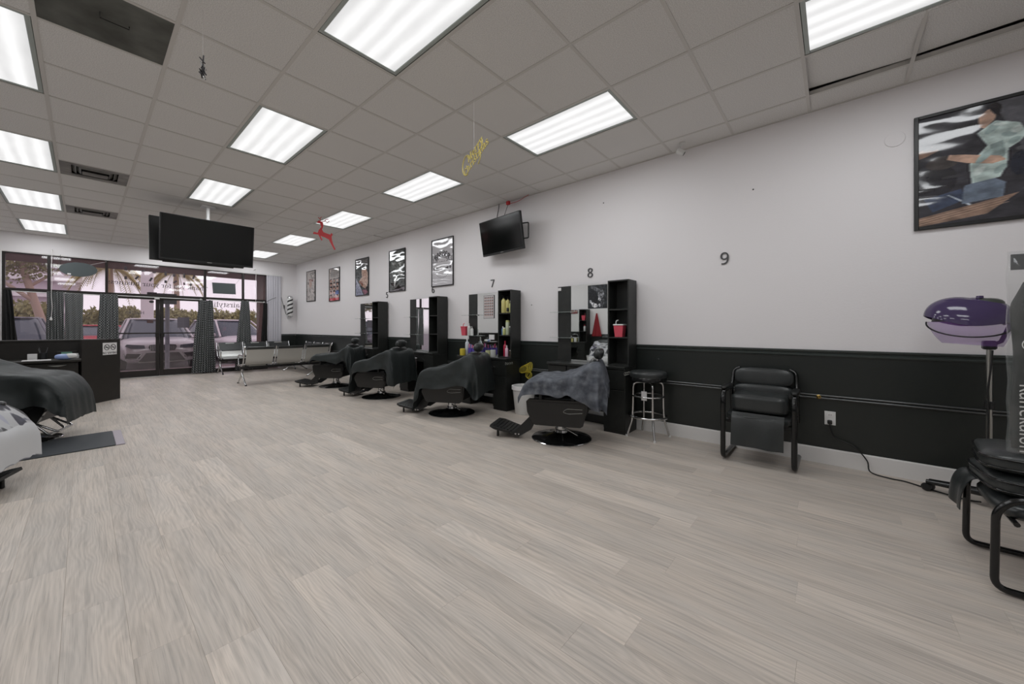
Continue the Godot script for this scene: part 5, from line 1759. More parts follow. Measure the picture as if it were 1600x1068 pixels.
func make_dryer():
	var c := Vector2(4.02, -0.785)     # x, metres down the room
	var t := thing("hooded_hair_dryer", "purple hooded hair dryer on a steel pole with caster legs", "hair dryer", V(c.x, 0, c.y), 0.0)
	# star base
	for k in 5:
		var a := deg_to_rad(8 + 72 * k)
		var d := Vector3(cos(a), 0, sin(a)) * 0.30
		if k == 3: d = Vector3(0.16, 0, -0.25)
		tube_part("base_leg", M.black_gloss, t, [Vector3(0, 0.10, 0), d * 0.5 + Vector3(0, 0.085, 0), d + Vector3(0, 0.07, 0)], [0.03, 0.024, 0.016], 8)
		var w := lathe_part("caster", M.black_plastic, t, [Vector2(0, -0.02), Vector2(0.022, -0.018), Vector2(0.03, 0), Vector2(0.022, 0.018), Vector2(0, 0.02)], 14)
		w.transform = Transform3D(Basis(Vector3(0, 0, 1), PI / 2), d + Vector3(0, 0.03, 0))
	lathe_part("pole", M.brushed_steel, t, [Vector2(0, 0.08), Vector2(0.016, 0.08), Vector2(0.016, 0.62), Vector2(0.014, 0.62), Vector2(0.014, 1.10), Vector2(0, 1.10)], 16)
	lathe_part("pole_collar", M.black_plastic, t, [Vector2(0.016, 0.67), Vector2(0.024, 0.675), Vector2(0.024, 0.72), Vector2(0.015, 0.725)], 16)
	box_part("hood_bracket", M.black_plastic, t, -0.03, 0.03, 1.075, 1.135, -0.03, 0.03, 0.008)
	# hood: dome over the head, nose pointing down the room
	var hc := Vector3(-0.02, 1.265, -0.10)
	var dome := MB.new()
	var rows := []
	for i in 15:
		var ph := (PI / 2) * (i / 14.0)
		var r := PackedVector3Array()
		for j in 41:
			var th := TAU * j / 40
			var fwd := -cos(th)       # towards the far end of the room
			var lift := 0.035 * maxf(0.0, fwd) * cos(ph) + 0.02 * cos(2 * th) * cos(ph)
			r.append(hc + Vector3(sin(th) * 0.165 * cos(ph), 0.175 * sin(ph) - 0.012 + lift, cos(th) * 0.205 * cos(ph) + 0.012 * sin(ph)))
		rows.append(r)
	dome.sheet(rows, 0.004)
	var pv := sm("hood_purple", rgb8(70, 58, 92), 0.10)
	put(dome, "hood", pv, t)
	var inner := MB.new()
	rows = []
	for i in 9:
		var ph := (PI / 2) * (i / 8.0)
		var r := PackedVector3Array()
		for j in 33:
			var th := TAU * j / 32
			r.append(hc + Vector3(sin(th) * 0.135 * cos(ph), 0.135 * sin(ph) - 0.002, cos(th) * 0.165 * cos(ph)))
		rows.append(r)
	inner.sheet(rows, 0.004)
	put(inner, "inner_bowl", M.black_plastic, t)
	var vis := MB.new()
	rows = []
	for i in 9:
		var q := i / 8.0
		var r := PackedVector3Array()
		for j in 41:
			var th := TAU * j / 40
			var k := 1.0 - 0.28 * q * q
			r.append(hc + Vector3(sin(th) * 0.160 * k, 0.0 - 0.160 * q - 0.01 * q * cos(th), cos(th) * 0.185 * k + 0.02 * q))
		rows.append(r)
	vis.grid(rows)
	var vm := sm("visor_purple", rgb8(176, 120, 220, 0.30), 0.5)
	vm.transparency = BaseMaterial3D.TRANSPARENCY_ALPHA
	put(vis, "visor", vm, t)
	var rim := []
	for j in 24:
		var th := -0.2 + (PI + 0.4) * j / 23.0
		rim.append(hc + Vector3(-sin(th) * 0.158, -0.02 - 0.085 * sin(th), -cos(th) * 0.19))
	tube_part("rim_wire", M.wire_black, t, rim, 0.005, 6)
	var sp := MB.new()
	sp.pad(hc + Vector3(-0.01, 0.115, 0.075), Vector3(0.13, 0.085, 0.17), 2.4)
	put(sp, "motor_cover", sm("motor_grey", rgb8(66, 70, 66), 0.3), t)
	lathe_part("dial", pv, t, [Vector2(0, 0), Vector2(0.018, 0), Vector2(0.016, 0.016), Vector2(0, 0.018)], 14, hc + Vector3(-0.03, 0.156, 0.05))
	box_part("hinge", M.black_plastic, t, -0.07, 0.06, 1.24, 1.29, 0.06, 0.115, 0.01)
	tube_part("support_arm", M.black_plastic, t, [Vector3(0, 1.10, 0.0), Vector3(0.0, 1.13, 0.05), Vector3(0.0, 1.25, 0.09)], 0.012, 8)
	var pw := tube_part("pole_cable", M.wire_black, t, [Vector3(-0.02, 1.07, 0.01), Vector3(-0.035, 0.95, 0.0), Vector3(-0.018, 0.8, -0.01), Vector3(-0.03, 0.6, -0.01), Vector3(-0.02, 0.3, -0.01), Vector3(-0.03, 0.10, -0.01)], 0.005, 6)
	# cord along the floor to the socket
	var o := thing("power_cord", "thin black power cord from the wall socket along the floor to the hair dryer", "cord", Vector3.ZERO)
	tube_part("wire", M.wire_black, o, smooth_path([V(4.345, 0.375, 0.037), V(4.34, 0.33, 0.036), V(4.34, 0.25, 0.0), V(4.335, 0.20, -0.12), V(4.335, 0.10, -0.20), V(4.30, 0.02, -0.22), V(4.27, 0.006, -0.33), V(4.26, 0.006, -0.42), V(4.17, 0.006, -0.55), V(4.10, 0.006, -0.70), V(4.03, 0.03, -0.75)]), 0.0055, 6)
	box_part("plug", M.black_plastic, o, 4.335, 4.372, 0.365, 0.40, -0.055, -0.022, 0.006)

func smooth_path(p: Array, n := 6) -> Array:
	var o := []
	for i in p.size() - 1:
		var a: Vector3 = p[maxi(i - 1, 0)]; var b: Vector3 = p[i]; var c: Vector3 = p[i + 1]; var d: Vector3 = p[mini(i + 2, p.size() - 1)]
		for k in n: o.append(b.cubic_interpolate(c, a, d, float(k) / n))
	o.append(p[p.size() - 1])
	return o

func make_side_chair():
	# faces down the room, at the frame edge
	var t := thing("sled_chair", "black tube-frame chair at the frame edge holding stacked booster seats", "chair", V(3.02, 0, -0.62), PI)
	for s in [-1, 1]:
		loop_leg(t, M.black_gloss, s * 0.25, [Vector2(-0.42, 0.80), Vector2(-0.36, 0.45), Vector2(0.0, 0.445), Vector2(0.06, 0.38), Vector2(0.065, 0.02), Vector2(-0.46, 0.02)], 0.0145)
	tube_part("cross_bar", M.black_gloss, t, [Vector3(-0.25, 0.33, 0.0), Vector3(0.25, 0.33, 0.0)], 0.011, 8)
	var se := MB.new()
	se.pad(Vector3(0, 0.37, -0.18), Vector3(0.47, 0.08, 0.46), 5.0, 24, 10)
	put(se, "seat", M.black_leather, t)
	var bk := MB.new()
	bk.pad(Vector3(0, 0.72, -0.40), Vector3(0.47, 0.30, 0.06), 4.0)
	put(bk, "backrest", M.black_leather, t)
	# stacked boosters
	var nm := ["lowest of the stacked black booster seats, with a flap over the chair front", "upper of the stacked black booster seats, flat topped"]
	for k in 2:
		var b := thing("booster_pad", nm[k], "booster seat", V(3.09, 0.412 + 0.105 * k, -0.76), PI + [0.06, -0.10][k], "booster seats on the side chair")
		var mb := MB.new()
		mb.pad(Vector3(0, 0.052, 0), Vector3(0.44, 0.104, 0.40), 5.0, 36, 12)
		put(mb, "cushion", M.black_leather, b)
		for y in [0.03, 0.075]:
			var ring := []
			for i in 48:
				var th := TAU * i / 48
				var d := Vector2(cos(th), sin(th))
				var e := pow(pow(absf(d.x), 5.0) + pow(absf(d.y), 5.0), -0.2)
				ring.append(Vector3(d.x * e * 0.221, y, d.y * e * 0.201))
			tube_part("piping", M.black_gloss, b, ring, 0.006, 6, true)
		if k == 0:
			var rows := []
			for i in 11:
				var q := i / 10.0
				var r := PackedVector3Array()
				for j in 9:
					r.append(Vector3(-0.21 + 0.20 * j / 8.0, lerpf(0.015, -0.165, q * q) + 0.004 * sin(j * 1.2), 0.19 + 0.06 * sin(q * PI * 0.5) + 0.008 * sin(j * 1.1) * q))
				rows.append(r)
			var fl := MB.new()
			fl.sheet(rows, 0.004)
			put(fl, "front_flap", M.black_leather, b)
	# pack of braiding hair
	var h := thing("hair_pack", "tall clear pack of dark braiding hair marked Kanekalon, standing on the booster stack", "hair pack", V(2.97, 0.622, -0.715), -PI / 2 + 0.25)
	var hair := sm("hair", rgb8(40, 37, 36), 0.5)
	triplanar(hair, noise_tex(256, 256, 0.04, Color(0.45, 0.42, 0.4), Color(1, 1, 1), 5, FastNoiseLite.TYPE_SIMPLEX_SMOOTH, 51), 3.0)
	var hb := MB.new()
	var rows := []
	for i in 25:
		var q := i / 24.0
		var w := 0.074 + 0.006 * sin(q * 9.0)
		if q > 0.86: w *= 1.0 - (q - 0.86) * 4.0
		var r := PackedVector3Array()
		for j in 25:
			var th := TAU * j / 24
			r.append(Vector3(cos(th) * w, 0.02 + q * 0.80, sin(th) * 0.024 * (1.0 + 0.2 * sin(th * 7 + q * 20))))
		rows.append(r)
	hb.grid(rows, true)
	put(hb, "hair_bundle", hair, h)
	var tp := MB.new()
	tp.pad(Vector3(0, 0.03, 0), Vector3(0.11, 0.10, 0.045), 2.4)
	put(tp, "pale_hair_end", sm("hair_pale", rgb8(150, 144, 136), 0.4), h)
	var bag := glass("bag_film", rgb8(206, 214, 212), 0.10, 0.08)
	var fb := MB.new()
	rows = []
	for i in 21:
		var q := i / 20.0
		var r := PackedVector3Array()
		for j in 33:
			var th := TAU * j / 32
			var fl := 1.0 if q < 0.9 else 1.0 - (q - 0.9) * 8.0
			r.append(Vector3(cos(th) * (0.088 + 0.003 * sin(q * 31.0)), q * 0.97, sin(th) * (0.036 * fl + 0.002)))
		rows.append(r)
	fb.grid(rows, true)
	put(fb, "film", bag, h)
	box_part("header_card", M.grey_ink, h, -0.075, 0.075, 0.88, 0.955, -0.003, 0.003)
	var k := put(text_mesh("Kanekalon", 0.052, 0.001), "brand_word", M.white_plastic, h)
	k.rotation.z = -PI / 2
	k.position = Vector3(-0.042, 0.17, 0.038)
	var ring := []
	for i in 20: ring.append(Vector3(-0.03 + 0.028 * cos(TAU * i / 20), 0.52 + 0.028 * sin(TAU * i / 20), 0.038))
	tube_part("round_mark", M.white_plastic, h, ring, 0.002, 5, true)

func make_wall_things():
	# conduit pair along the wainscot
	var t := thing("wall_conduit", "pair of thin grey conduits running along the black wainscot", "conduit", Vector3.ZERO)
	for y in [0.612, 0.588]:
		tube_part("conduit_tube", sm("conduit", rgb8(96, 98, 98), 0.3, 0.6), t, [V(WX - 0.019, y, BZ), V(WX - 0.019, y, FZ - 0.1)], 0.0085, 8)
	for k in 9: box_part("clamp", M.black_plastic, t, WX - 0.03, WX - 0.006, 0.575, 0.625, 2.6 - k * 1.6, 2.615 - k * 1.6)
	var kn := lathe_part("valve_knob", M.brass, t, [Vector2(0, 0), Vector2(0.016, 0), Vector2(0.018, 0.008), Vector2(0.010, 0.014), Vector2(0.006, 0.022), Vector2(0, 0.022)], 14)
	kn.transform = Transform3D(Basis(Vector3(0, 0, 1), PI / 2), V(WX - 0.03, 0.600, 0.115))
	# socket
	t = thing("wall_outlet", "white double wall outlet with a black plug on the black wainscot", "outlet", V(WX - 0.006, 0.415, 0.037), -PI / 2)
	box_part("cover_plate", M.white_plastic, t, -0.038, 0.038, -0.06, 0.06, 0, 0.006, 0.002)
	for y in [-0.026, 0.026]:
		var f := box_part("socket_face", M.white_trim, t, -0.018, 0.018, y - 0.016, y + 0.016, 0.006, 0.008, 0.001)
		for x in [-0.007, 0.007]: box_part("slot", M.ink, f, x - 0.0015, x + 0.0015, y - 0.002, y + 0.008, 0.008, 0.0086)
	# round blank cover
	var cv := MB.new()
	cv.lathe([Vector2(0, 0), Vector2(0.062, 0), Vector2(0.060, 0.005), Vector2(0, 0.007)], 32)
	var rc := put(cv, "round_cover", M.wall_paint)
	rc.transform = Transform3D(Basis(Vector3(0, 0, 1), PI / 2), V(WX - 0.001, 2.772, -0.368))
	tag(rc, "round painted blank cover plate on the wall beside the large poster", "cover plate")
	# wall screw and marks
	var q := [[2.823, 2.25, "small dark screw anchor high on the wall above station 8"], [1.56, 3.42, "small grey screw on the wall between stations 7 and 8"], [0.86, 1.55, "small grey screw on the wainscot above the stool"], [2.60, 0.62, "tiny dark nail on the white wall above number 9"]]
	for e in q:
		var sc := MB.new()
		sc.lathe([Vector2(0, 0), Vector2(0.008, 0), Vector2(0.006, 0.005), Vector2(0, 0.006)], 10)
		var o := put(sc, "wall_screw", M.grey_ink)
		o.transform = Transform3D(Basis(Vector3(0, 0, 1), PI / 2), V(WX - (0.006 if e[0] < 0.96 else 0.001), e[0], e[1]))
		tag(o, e[2], "screw")
	# security camera under the ceiling
	t = thing("security_camera", "small white security camera hanging below the ceiling edge", "camera", V(4.20, CEIL, 1.24))
	lathe_part("mount", M.white_plastic, t, [Vector2(0, -0.012), Vector2(0.03, -0.01), Vector2(0.032, 0), Vector2(0, 0)], 16)
	tube_part("stem", M.white_plastic, t, [Vector3(0, -0.01, 0), Vector3(0.01, -0.06, -0.02)], 0.007, 8)
	var hd := MB.new()
	hd.xf = Transform3D(Basis.from_euler(Vector3(0.5, 0.6, 0)), Vector3(0.01, -0.085, -0.02))
	hd.box(Vector3.ZERO, Vector3(0.05, 0.055, 0.085), 0.012)
	put(hd, "head", M.white_plastic, t)
	var lz := MB.new()
	lz.xf = hd.xf
	lz.box(Vector3(-0.003, -0.002, 0.043), Vector3(0.032, 0.036, 0.006), 0.003)
	put(lz, "lens", M.black_gloss, t)
	# yellow hose coil on the side of station 8's gap
	t = thing("hose_coil", "coiled yellow air hose hanging on the wainscot between stations 7 and 8", "hose", V(WX - 0.03, 0.60, 3.50))
	for k in 7:
		var ring := []
		rng.seed = 60 + k
		var cx := -0.02 + 0.02 * k; var ry := 0.075 - 0.004 * k
		for i in 18:
			var a := TAU * i / 18
			ring.append(Vector3(-0.004 * k + 0.004 * sin(a * 2), 0.03 + ry * sin(a) - 0.006 * k + 0.02 * cos(a), 0.05 - cx * 0.9 + (0.05 + 0.004 * k) * cos(a)))
		tube_part("hose_turn", M.yellow, t, ring, 0.0034, 6, true)
	for k in 3:
		var ring := []
		for i in 16:
			var a := TAU * i / 16
			ring.append(Vector3(-0.004 * k, -0.075 + 0.05 * sin(a) - 0.008 * k, 0.03 + 0.02 * k + 0.04 * cos(a) + 0.015 * sin(a)))
		tube_part("hose_turn", M.yellow, t, ring, 0.0034, 6, true)
	tube_part("hook", M.chrome, t, [Vector3(0.024, 0.10, 0.03), Vector3(-0.03, 0.10, 0.03), Vector3(-0.03, 0.115, 0.03)], 0.004, 6)
	# waste bin
	t = thing("waste_bin", "white plastic waste bin between stations 7 and 8", "waste bin", V(4.13, 0, 3.36))
	lathe_part("bin_wall", M.white_plastic, t, [Vector2(0, 0), Vector2(0.125, 0), Vector2(0.130, 0.006), Vector2(0.168, 0.375), Vector2(0.176, 0.38), Vector2(0.176, 0.392), Vector2(0.160, 0.392), Vector2(0.122, 0.012), Vector2(0, 0.012)], 32)
	var ln := lathe_part("bin_liner", M.paper, t, [Vector2(0.157, 0.385), Vector2(0.166, 0.398), Vector2(0.180, 0.396), Vector2(0.180, 0.345)], 32)
	# wall television
	t = thing("wall_tv", "black flat television on a bracket, tilted on the white wall", "television", V(4.14, 2.62, 3.82), -PI / 2 - 0.10)
	var sc2 := MB.new()
	var tb := Transform3D(Basis(Vector3(0, 0, 1), 0.0) * Basis(Vector3.RIGHT, 0.16), Vector3.ZERO)
	sc2.xf = tb
	sc2.box(Vector3.ZERO, Vector3(0.92, 0.535, 0.045), 0.006)
	put(sc2, "cabinet", M.black_plastic, t)
	sc2 = MB.new()
	sc2.xf = tb
	sc2.bx(-0.445, 0.445, -0.24, 0.255, 0.0222, 0.0236)
	put(sc2, "screen", M.screen, t)
	sc2 = MB.new()
	sc2.xf = tb
	sc2.bx(-0.03, 0.03, -0.256, -0.248, 0.0222, 0.0242)
	put(sc2, "badge", M.brushed_steel, t)
	box_part("wall_plate", M.black_plastic, t, -0.12, 0.12, -0.12, 0.14, -0.235, -0.225)
	box_part("bracket_arm", M.black_plastic, t, -0.05, 0.05, -0.04, 0.04, -0.235, -0.02, 0.004)
	tube_part("side_loop", M.black_plastic, t, bend([Vector3(0.43, 0.10, -0.03), Vector3(0.52, 0.10, -0.06), Vector3(0.52, -0.12, -0.06), Vector3(0.43, -0.12, -0.03)], 0.02), 0.010, 8)
	t = thing("tv_cables", "thin cables rising from the wall television to a red connector under the ceiling", "cables", Vector3.ZERO)
	tube_part("cable", M.wire_black, t, smooth_path([V(4.21, 2.84, 3.98), V(4.27, 2.98, 4.02), V(4.33, 3.10, 4.05), V(4.355, CEIL, 4.06)]), 0.006, 6)
	tube_part("cable", M.wire_black, t, smooth_path([V(4.21, 2.84, 3.86), V(4.27, 2.98, 3.86), V(4.28, 3.12, 3.80)]), 0.004, 6)
	box_part("connector", M.red, t, 4.26, 4.30, 3.11, 3.165, -3.83, -3.77, 0.005)
	tube_part("cable", M.red, t, smooth_path([V(4.28, 3.12, 3.76), V(4.30, 3.13, 3.62), V(4.33, 3.18, 3.50), V(4.34, CEIL + 0.004, 3.44)]), 0.004, 6)

func make_ceiling_tv():
	# two screens back to back on a pole
	var t := thing("ceiling_tv_pole", "white ceiling pole mount carrying the two hanging televisions", "tv mount", V(1.33, 0, 7.75))
	box_part("ceiling_plate", M.white_plastic, t, -0.09, 0.09, CEIL - 0.02, CEIL, -0.09, 0.09, 0.004)
	tube_part("pole", M.white_plastic, t, [Vector3(0, CEIL - 0.02, 0), Vector3(0, 2.60, 0)], 0.024, 14)
	box_part("cross_plate", M.black_plastic, t, -0.28, 0.28, 2.5, 2.7, -0.03, 0.03, 0.004)
	for k in 2:
		var fr := k == 0
		var tv := thing("hanging_tv", "large black television hung from the ceiling, facing into the shop" if fr else "second hanging television behind the first, facing the window", "television", V(1.33 - (0.0 if fr else 0.09), 2.60, 7.75 - (0.13 if fr else -0.13)), 0.0 if fr else PI, "televisions hung back to back")
		var tb := Transform3D(Basis(Vector3.RIGHT, 0.13), Vector3.ZERO)
		var m := MB.new()
		m.xf = tb
		m.box(Vector3.ZERO, Vector3(1.19, 0.69, 0.05), 0.006)
		put(m, "cabinet", M.black_plastic, tv)
		m = MB.new()
		m.xf = tb
		m.bx(-0.58, 0.58, -0.315, 0.335, 0.0252, 0.0268)
		put(m, "screen", M.screen, tv)
		m = MB.new()
		m.xf = tb
		m.bx(-0.03, 0.03, -0.335, -0.325, 0.0252, 0.0272)
		put(m, "badge", M.brushed_steel, tv)
		m = MB.new()
		m.xf = tb
		m.bx(-0.45, 0.45, -0.36, -0.345, -0.02, 0.02, 0.004)
		put(m, "sensor_bar", M.black_plastic, tv)
		box_part("tilt_bracket", M.black_plastic, tv, -0.2, 0.2, -0.08, 0.08, -0.099, -0.026, 0.004)

func make_ornaments():
	# red leaping deer cut-out
	var z := 6.35
	var t := thing("deer_ornament", "red leaping deer ornament hanging on a thread from the ceiling", "ornament", V(2.585, 2.72, z), -0.55)
	var pg := PackedVector2Array()
	# pixels of the figure, 1 px = 1.16 cm at its place
	for q in [[-6, 22], [-9, 18.5], [-4.5, 17.5], [-3.0, 13], [-6.5, 8], [-7.5, 4.5], [-12.5, 5.5], [-13.5, 2.5], [-7, 2.2], [-4.5, -2.5], [-3, -6], [-1.5, -5], [-4, 0.5], [1.5, -1.2], [6.5, -4], [9, -9.5], [13.2, -18], [15, -17.2], [11.8, -9.5], [10.5, -4.5], [10, 0.5], [11.5, 3.5], [9.5, 5.8], [8.5, 3], [4.5, 4.2], [-0.5, 6], [-2.0, 9.5], [-0.5, 14.5], [-0.8, 19], [-3.5, 20.5]]:
		pg.append(Vector2(q[0], q[1]) * 0.0118)
	var mb := MB.new()
	mb.prism(pg, 0.008)
	put(mb, "deer_body", M.red, t)
	for q in [[[-3, 20], [2, 21.5], [4.5, 19.5], [7, 22]], [[1, 21.3], [3, 24], [6, 24.5]], [[-4, 21.5], [-4.5, 25], [-2.5, 27]], [[-4.4, 23.5], [-7, 26]]]:
		var p := []
		for e in q: p.append(Vector3(e[0] * 0.0118, e[1] * 0.0118, 0))
		tube_part("antler", M.red, t, p, 0.005, 6)
	tube_part("thread", M.cord_white, t, [Vector3(-0.01, 0.24, 0), Vector3(-0.01, CEIL - 2.72, 0)], 0.0012, 5)
	# gold Merry Christmas
	t = thing("christmas_ornament", "gold glitter Merry Christmas cut-out hanging from the ceiling", "ornament", V(2.10, 2.62, 2.24), -1.80)
	t.scale = Vector3.ONE * 0.66
	var a := put(text_mesh("Merry", 0.095, 0.008, font_serif), "word_merry", M.gold, t)
	a.position = Vector3(0.02, 0.085, 0)
	a.rotation.z = 0.35
	a = put(text_mesh("Christmas", 0.095, 0.008, font_serif), "word_christmas", M.gold, t)
	a.position = Vector3(0.04, -0.02, 0)
	a.rotation.z = 0.35
	var sw := []
	for i in 30:
		var an := 0.5 + TAU * 0.72 * i / 29.0
		sw.append(Vector3(-0.19 + 0.105 * cos(an), -0.035 + 0.125 * sin(an), 0))
	tube_part("swash", M.gold, t, sw, 0.007, 6)
	tube_part("loop", M.gold, t, smooth_path([Vector3(-0.03, 0.05, 0), Vector3(0.09, 0.02, 0), Vector3(0.18, 0.05, 0), Vector3(0.20, 0.14, 0), Vector3(0.14, 0.16, 0), Vector3(0.10, 0.08, 0), Vector3(0.16, -0.04, 0), Vector3(0.10, -0.12, 0)]), 0.006, 6)
	tube_part("tie", M.gold, t, [Vector3(-0.10, 0.06, 0), Vector3(-0.02, 0.05, 0), Vector3(0.02, -0.02, 0)], 0.005, 6)
	tube_part("thread", M.cord_white, t, [Vector3(0.0, 0.08, 0), Vector3(0.0, (CEIL - 2.62) / 0.66, 0)], 0.0012, 5)
	# silver snowflake twist
	t = thing("tinsel_ornament", "small silver tinsel twist hanging on a thread near the return vent", "ornament", V(0.485, 2.84, 2.97))
	rng.seed = 91
	for k in 22:
		var p := Vector3(rng.randf_range(-0.008, 0.008), rng.randf_range(-0.06, 0.06), rng.randf_range(-0.008, 0.008))
		var d := Vector3(rng.randf_range(-0.5, 0.5), rng.randf_range(-1.0, 1.0), rng.randf_range(-0.5, 0.5)).normalized() * 0.024
		tube_part("strand", [M.chrome, M.ink, M.grey_ink][k % 3], t, [p - d, p + d], 0.004, 5)
	tube_part("thread", M.cord_white, t, [Vector3(0, 0.05, 0), Vector3(0, CEIL - 2.84, 0)], 0.0015, 5)

# ---------- outdoors, seen through the window ----------
func car(nm: String, label: String, paint: Material, at: Vector3, turn := 0.0, h := 1.66) -> Node3D:
	# front bumper at z = 0, nose towards +z
	var t := thing(nm, label, "car", at, turn, "cars parked outside")
	var secs := [[0.0, 0.62, 0.34, 0.66], [-0.05, 0.80, 0.27, 0.84], [-0.22, 0.92, 0.24, 0.93], [-0.6, 0.95, 0.24, 0.99], [-1.15, 0.955, 0.24, 1.04], [-2.2, 0.96, 0.24, 1.05], [-3.6, 0.955, 0.24, 1.06], [-4.3, 0.92, 0.27, 1.06], [-4.55, 0.85, 0.32, 0.98], [-4.6, 0.6, 0.4, 0.8]]
	var rows := []
	for s in secs:
		var r := PackedVector3Array()
		for j in 33:
			var th := TAU * j / 32
			var d := Vector2(cos(th), sin(th))
			var e := pow(pow(absf(d.x), 4.0) + pow(absf(d.y), 4.0), -0.25)
			r.append(Vector3(d.x * e * s[1], (s[2] + s[3]) / 2 + d.y * e * (s[3] - s[2]) / 2, s[0]))
		rows.append(r)
	var mb := MB.new()
	mb.grid(rows, true)
	var cap := []
	for j in 32: cap.append(rows[0][j])
	mb.poly(cap, Vector3(0, 0, 1))
	var b := put(mb, "body", paint, t)
	var g := MB.new()
	rows = []
	for i in 7:
		var q := i / 6.0
		var y := lerpf(0.98, h - 0.03, q)
		var w := lerpf(0.90, 0.64, q * q * 0.4 + q * 0.6)
		var f := lerpf(-1.05, -1.95, q); var k := lerpf(-4.45, -3.95, q)
		var r := PackedVector3Array()
		for j in 33:
			var th := TAU * j / 32
			var d := Vector2(cos(th), sin(th))
			var e := pow(pow(absf(d.x), 6.0) + pow(absf(d.y), 6.0), -1.0 / 6)
			r.append(Vector3(d.x * e * w, y, (f + k) / 2 + d.y * e * (f - k) / 2))
		rows.append(r)
	g.grid(rows, true)
	put(g, "glasshouse", M.car_glass, t)
	var rf := MB.new()
	rf.pad(Vector3(0, h - 0.02, -2.95), Vector3(1.34, 0.09, 2.15), 5.0)
	put(rf, "roof", paint, t)
	for s in [-1, 1]:
		tube_part("pillar", paint, t, [Vector3(s * 0.90, 1.0, -1.08), Vector3(s * 0.65, h - 0.03, -1.95)], 0.035, 6)
		tube_part("pillar", paint, t, [Vector3(s * 0.91, 1.0, -2.75), Vector3(s * 0.665, h - 0.03, -2.75)], 0.035, 6)
		var mi := MB.new()
		mi.pad(Vector3(s * 1.03, 1.07, -1.35), Vector3(0.20, 0.14, 0.12), 3.0)
		put(mi, "door_mirror", paint, t)
		# front: kidney, lamp, side intake with bright blade
		var kp := MB.new()
		var pg := PackedVector2Array([Vector2(s * 0.02, 0.64), Vector2(s * 0.02, 0.80), Vector2(s * 0.06, 0.83), Vector2(s * 0.30, 0.81), Vector2(s * 0.33, 0.74), Vector2(s * 0.28, 0.63), Vector2(s * 0.07, 0.61)])
		kp.prism(pg, 0.05)
		var kd := put(kp, "grille", M.tyre, t)
		kd.position.z = 0.01
		for k in 6: box_part("grille_bar", M.chrome, kd, s * (0.055 + k * 0.045) - 0.006, s * (0.055 + k * 0.045) + 0.006, 0.64, 0.80, 0.025, 0.035)
		var hl := MB.new()
		hl.prism(PackedVector2Array([Vector2(s * 0.40, 0.70), Vector2(s * 0.42, 0.80), Vector2(s * 0.80, 0.84), Vector2(s * 0.84, 0.78), Vector2(s * 0.70, 0.70)]), 0.12)
		var ho := put(hl, "headlight", M.car_glass, t)
		ho.position.z = -0.07
		var si := MB.new()
		si.prism(PackedVector2Array([Vector2(s * 0.52, 0.40), Vector2(s * 0.50, 0.54), Vector2(s * 0.80, 0.56), Vector2(s * 0.84, 0.42)]), 0.10)
		var so := put(si, "side_intake", M.tyre, t)
		so.position.z = -0.03
		tube_part("bright_blade", M.chrome, so, [Vector3(s * 0.46, 0.56, 0.04), Vector3(s * 0.60, 0.36, 0.05), Vector3(s * 0.82, 0.37, 0.0), Vector3(s * 0.86, 0.56, -0.04)], 0.014, 6)
		for z in [-0.95, -3.75]:
			var w := lathe_part("wheel", M.tyre, t, [Vector2(0, -0.11), Vector2(0.24, -0.11), Vector2(0.34, -0.10), Vector2(0.36, -0.07), Vector2(0.36, 0.07), Vector2(0.34, 0.10), Vector2(0.24, 0.11), Vector2(0, 0.11)], 24)
			w.transform = Transform3D(Basis(Vector3(0, 0, 1), PI / 2), Vector3(s * 0.87, 0.36, z))
			var rm := lathe_part("rim", M.brushed_steel, w, [Vector2(0, -s * 0.118), Vector2(0.08, -s * 0.12), Vector2(0.23, -s * 0.112)], 16)
	var lo := MB.new()
	lo.prism(PackedVector2Array([Vector2(-0.54, 0.30), Vector2(-0.38, 0.56), Vector2(0.38, 0.56), Vector2(0.54, 0.30)]), 0.09)
	put(lo, "lower_intake", M.tyre, t)
	box_part("skid_plate", M.brushed_steel, t, -0.55, 0.55, 0.26, 0.30, -0.06, 0.03, 0.01)
	return t

func leaf_mesh(w: float, l: float) -> ArrayMesh:
	var mb := MB.new()
	var a := Vector3(0, 0, 0); var b := Vector3(w, 0.02, l * 0.45); var c := Vector3(0, -0.04, l); var d := Vector3(-w, 0.02, l * 0.45)
	mb.poly([a, b, c], Vector3.UP)
	mb.poly([a, c, d], Vector3.UP)
	return mb.mesh()

func crown(parent: Node3D, blobs: Array, count: int, m: Material, lm: Mesh, sd: int):
	rng.seed = sd
	var mm := MultiMesh.new()
	mm.transform_format = MultiMesh.TRANSFORM_3D
	mm.mesh = lm
	mm.instance_count = count
	for i in count:
		var b = blobs[i % blobs.size()]
		var d := Vector3(rng.randfn(), rng.randfn(), rng.randfn()).normalized() * pow(rng.randf(), 0.45)
		var p: Vector3 = b[0] + Vector3(d.x * b[1].x, d.y * b[1].y, d.z * b[1].z)
		var bs := Basis.from_euler(Vector3(rng.randf() * TAU, rng.randf() * TAU, rng.randf() * TAU)).scaled(Vector3.ONE * rng.randf_range(0.7, 1.4))
		mm.set_instance_transform(i, Transform3D(bs, p))
	var o := MultiMeshInstance3D.new()
	o.name = "crown"
	o.multimesh = mm
	o.material_override = m
	o.set_meta("kind", "stuff")
	parent.add_child(o, true)

